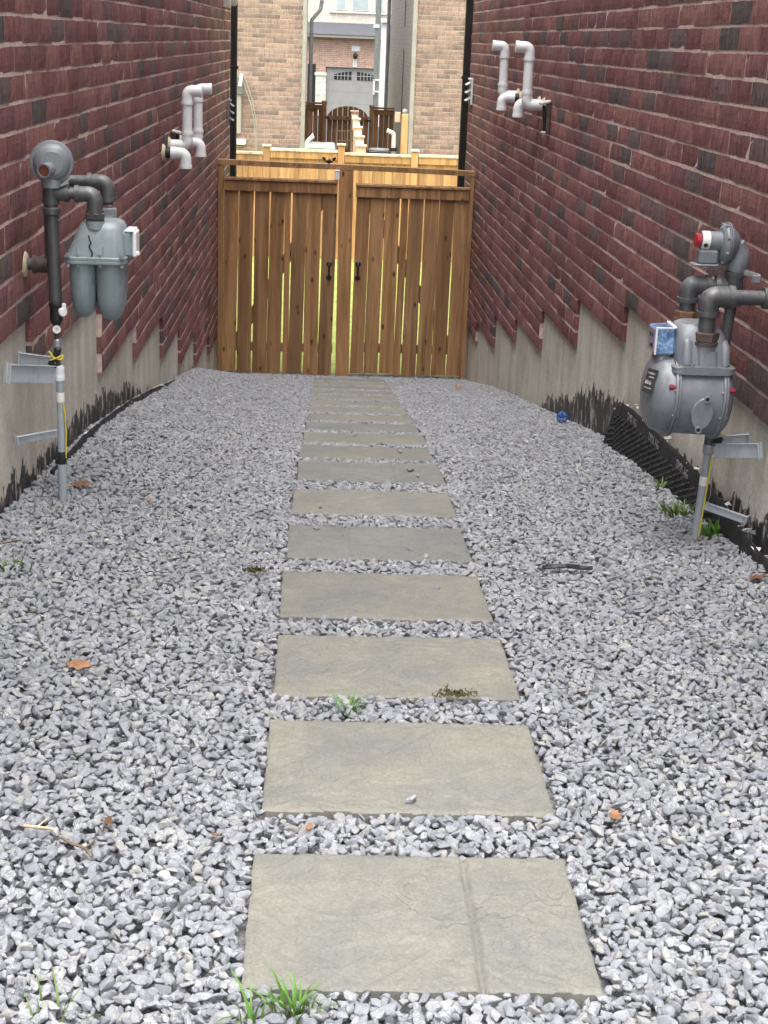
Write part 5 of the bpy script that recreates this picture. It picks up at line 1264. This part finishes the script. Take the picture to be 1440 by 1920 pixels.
def leafy(px, py, s, lab, mat, seed):
    R = random.Random(seed); b = GP(px, py) + Vector((0, 0, .009)); mb = MB(); n = 8
    rot = Matrix.Rotation(R.uniform(0, 6.28), 3, 'Z') @ Matrix.Rotation(R.uniform(-.3, .3), 3, 'X'); vs_ = []; 
    for i in range(n + 1):
        for j in range(5):
            u = i / n * 2 - 1; v = (j / 4 * 2 - 1); w_ = math.sin((u + 1) / 2 * math.pi) ** .6 * (.55 + .18 * math.sin(u * 9))
            z = .28 * abs(v) ** 1.6 * w_ + .15 * u * u + .08 * math.sin(u * 7 + v * 3)
            vs_.append(b + rot @ Vector((u * s, v * w_ * s, z * s)))
    mb.add(vs_, [(i * 5 + j, i * 5 + j + 1, (i + 1) * 5 + j + 1, (i + 1) * 5 + j) for i in range(n) for j in range(4)], True)
    mb.tube([vs_[2], vs_[2] + rot @ Vector((-s * .5, s * .1, 0))], .0012, 5)
    return tag(mb.build('fallen_leaf', mat), lab, 'leaf', 'fallen leaves on the gravel')
leafy(152, 914, .035, 'brown curled leaf beside the left meter pipe', M['leaf'], 1)
leafy(148, 1255, .032, 'orange tan leaf pieces on the gravel left of the third slab', M['leaftan'], 2)
leafy(1153, 1537, .022, 'orange crumpled leaf right of the second slab', M['leaftan'], 3)
leafy(580, 1558, .014, 'tiny orange leaf between the two nearest slabs', M['leaftan'], 4)
leafy(1420, 1090, .04, 'brown leaf at the right edge of the gravel', M['leaf'], 5)
leafy(280, 942, .018, 'small tan leaf on the left gravel past the meter pipe', M['leaftan'], 6)
leafy(858, 729, .05, 'small tan leaf near the foot of the right gate leaf', M['leaftan'], 7)
leafy(203, 1548, .016, 'small brown leaf scrap on the lower left gravel', M['leaf'], 8)
leafy(403, 1573, .010, 'tiny red brown leaf scrap left of the nearest slab', M['leaf'], 9)
leafy(476, 1077, .022, 'dark mossy leaf left of the fourth slab', M['moss'], 10)
def twig(pts, rad, lab, mat, seed):
    P_ = [GP(a, b) + Vector((0, 0, .02)) for a, b in pts]; mb = MB(); mb.tube(rpath(P_, .02, 3), rad, 6)
    c = P_[len(P_) // 2]; mb.tube([c, c + Vector((.02, .015, .012))], rad * .6, 5); tag(mb.build('twig', mat), lab, 'twig')
twig([(44, 1566), (70, 1568), (100, 1572)], .003, 'pale straw coloured stick on the lower left gravel', M['straw'], 1)
twig([(115, 1588), (138, 1601), (160, 1607), (172, 1625)], .0028, 'dark crooked twig below the pale stick', M['twig'], 2)
twig([(0, 1032), (20, 1028), (40, 1025)], .0025, 'thin dark twig at the far left gravel edge', M['twig'], 3)
# black scrap, blue bottle, moss clump
b = GP(1062, 1076); mb = MB(); pts = [GP(x, y) + Vector((0, 0, .017)) for x, y in ((1016, 1076), (1035, 1073), (1060, 1072), (1085, 1075), (1110, 1077))]
secs = []
for i, p in enumerate(pts):
    w_ = (.006, .016, .012, .016, .005)[i]; secs.append([p + Vector((0, -w_, .004)), p + Vector((0, -w_ * .4, .012)), p + Vector((0, w_, .006)), p + Vector((0, w_, 0)), p + Vector((0, -w_, 0))])
mb.loft(secs, False); tag(mb.build('plastic_scrap', M['black']), 'flat torn strip of black plastic lying on the right gravel', 'plastic scrap')
b = GP(1053, 792); r = empty('bottle_base', b, 'crushed blue plastic bottle end on the gravel by the right wall', 'bottle')
ax_ = Vector((-.25, -1, .25)).normalized(); c = b + Vector((0, 0, .03))
part(r, 'shell', M['bottle'], lambda m: m.lathe(c, ax_, [(-.05, .02), (-.045, .030), (0, .032), (.012, .031), (.018, .026), (.018, .014), (.008, .010), (.004, .001)], 18, True, 0, False)); part(r, 'ridges', M['bottle'], lambda m: [m.tube([c + ax_ * .016 + (Matrix.Rotation(k * 1.2566, 3, ax_) @ Vector((0, 0, 1))) * q for q in (.012, .026)], .005, 8) for k in range(5)])
def clump(px, py, s, lab):
    R = random.Random(px); b = GP(px, py); mb = MB()
    for k in range(160):
        p = b + Vector((R.gauss(0, s), R.gauss(0, s * .45), abs(R.gauss(0, s * .25)) + .012)); d = Vector((R.gauss(0, 1), R.gauss(0, 1), abs(R.gauss(0, 1)))).normalized() * R.uniform(.006, .014)
        q = d.orthogonal().normalized() * .003; mb.add([p - q, p + q, p + d], [(0, 1, 2)])
    tag(mb.build('moss_clump', M['moss']), lab, 'moss')
clump(852, 1312, .022, 'dry brown green moss clump on the front edge of the third slab')
clump(480, 1077, .014, 'dark moss clump left of the fourth slab')
# loose stones lying on slabs
LS = [(770, 884, .045, 'dark'), (783, 893, .03, 'pale'), (816, 1103, .035, 'pale'), (768, 1503, .04, 'grey'), (770, 1031, .032, 'pale'), (800, 1044, .028, 'flat'), (600, 951, .03, 'dark'), (592, 994, .034, 'flat'), (583, 1071, .034, 'pale'), (750, 849, .035, 'grey'), (666, 818, .035, 'grey'), (613, 775, .04, 'grey')]
WHERE = ['seventh slab beside a pale one', 'seventh slab beside a dark one', 'fourth slab', 'second slab near its front edge', 'fifth slab near its right end', 'fifth slab at its front edge', 'sixth slab near its left end', 'fifth slab near its left end', 'fourth slab at its far left corner', 'eighth slab near its right end', 'ninth slab at its middle', 'eleventh slab near its left end']
for i, ((px, py, s, k), w_) in enumerate(zip(LS, WHERE)):
    g = GP(px, py); o = bpy.data.objects.new('loose_stone', STONES[i]); COL.objects.link(o)
    o.location = g + Vector((0, 0, s * .17 - .002)); o.scale = (s, s * .9, s * .8); o.rotation_euler = (.2 * i, .1, i * 1.3)
    tag(o, '%s loose pebble lying on the %s' % (k, w_), 'stone', 'loose stones on the slabs')
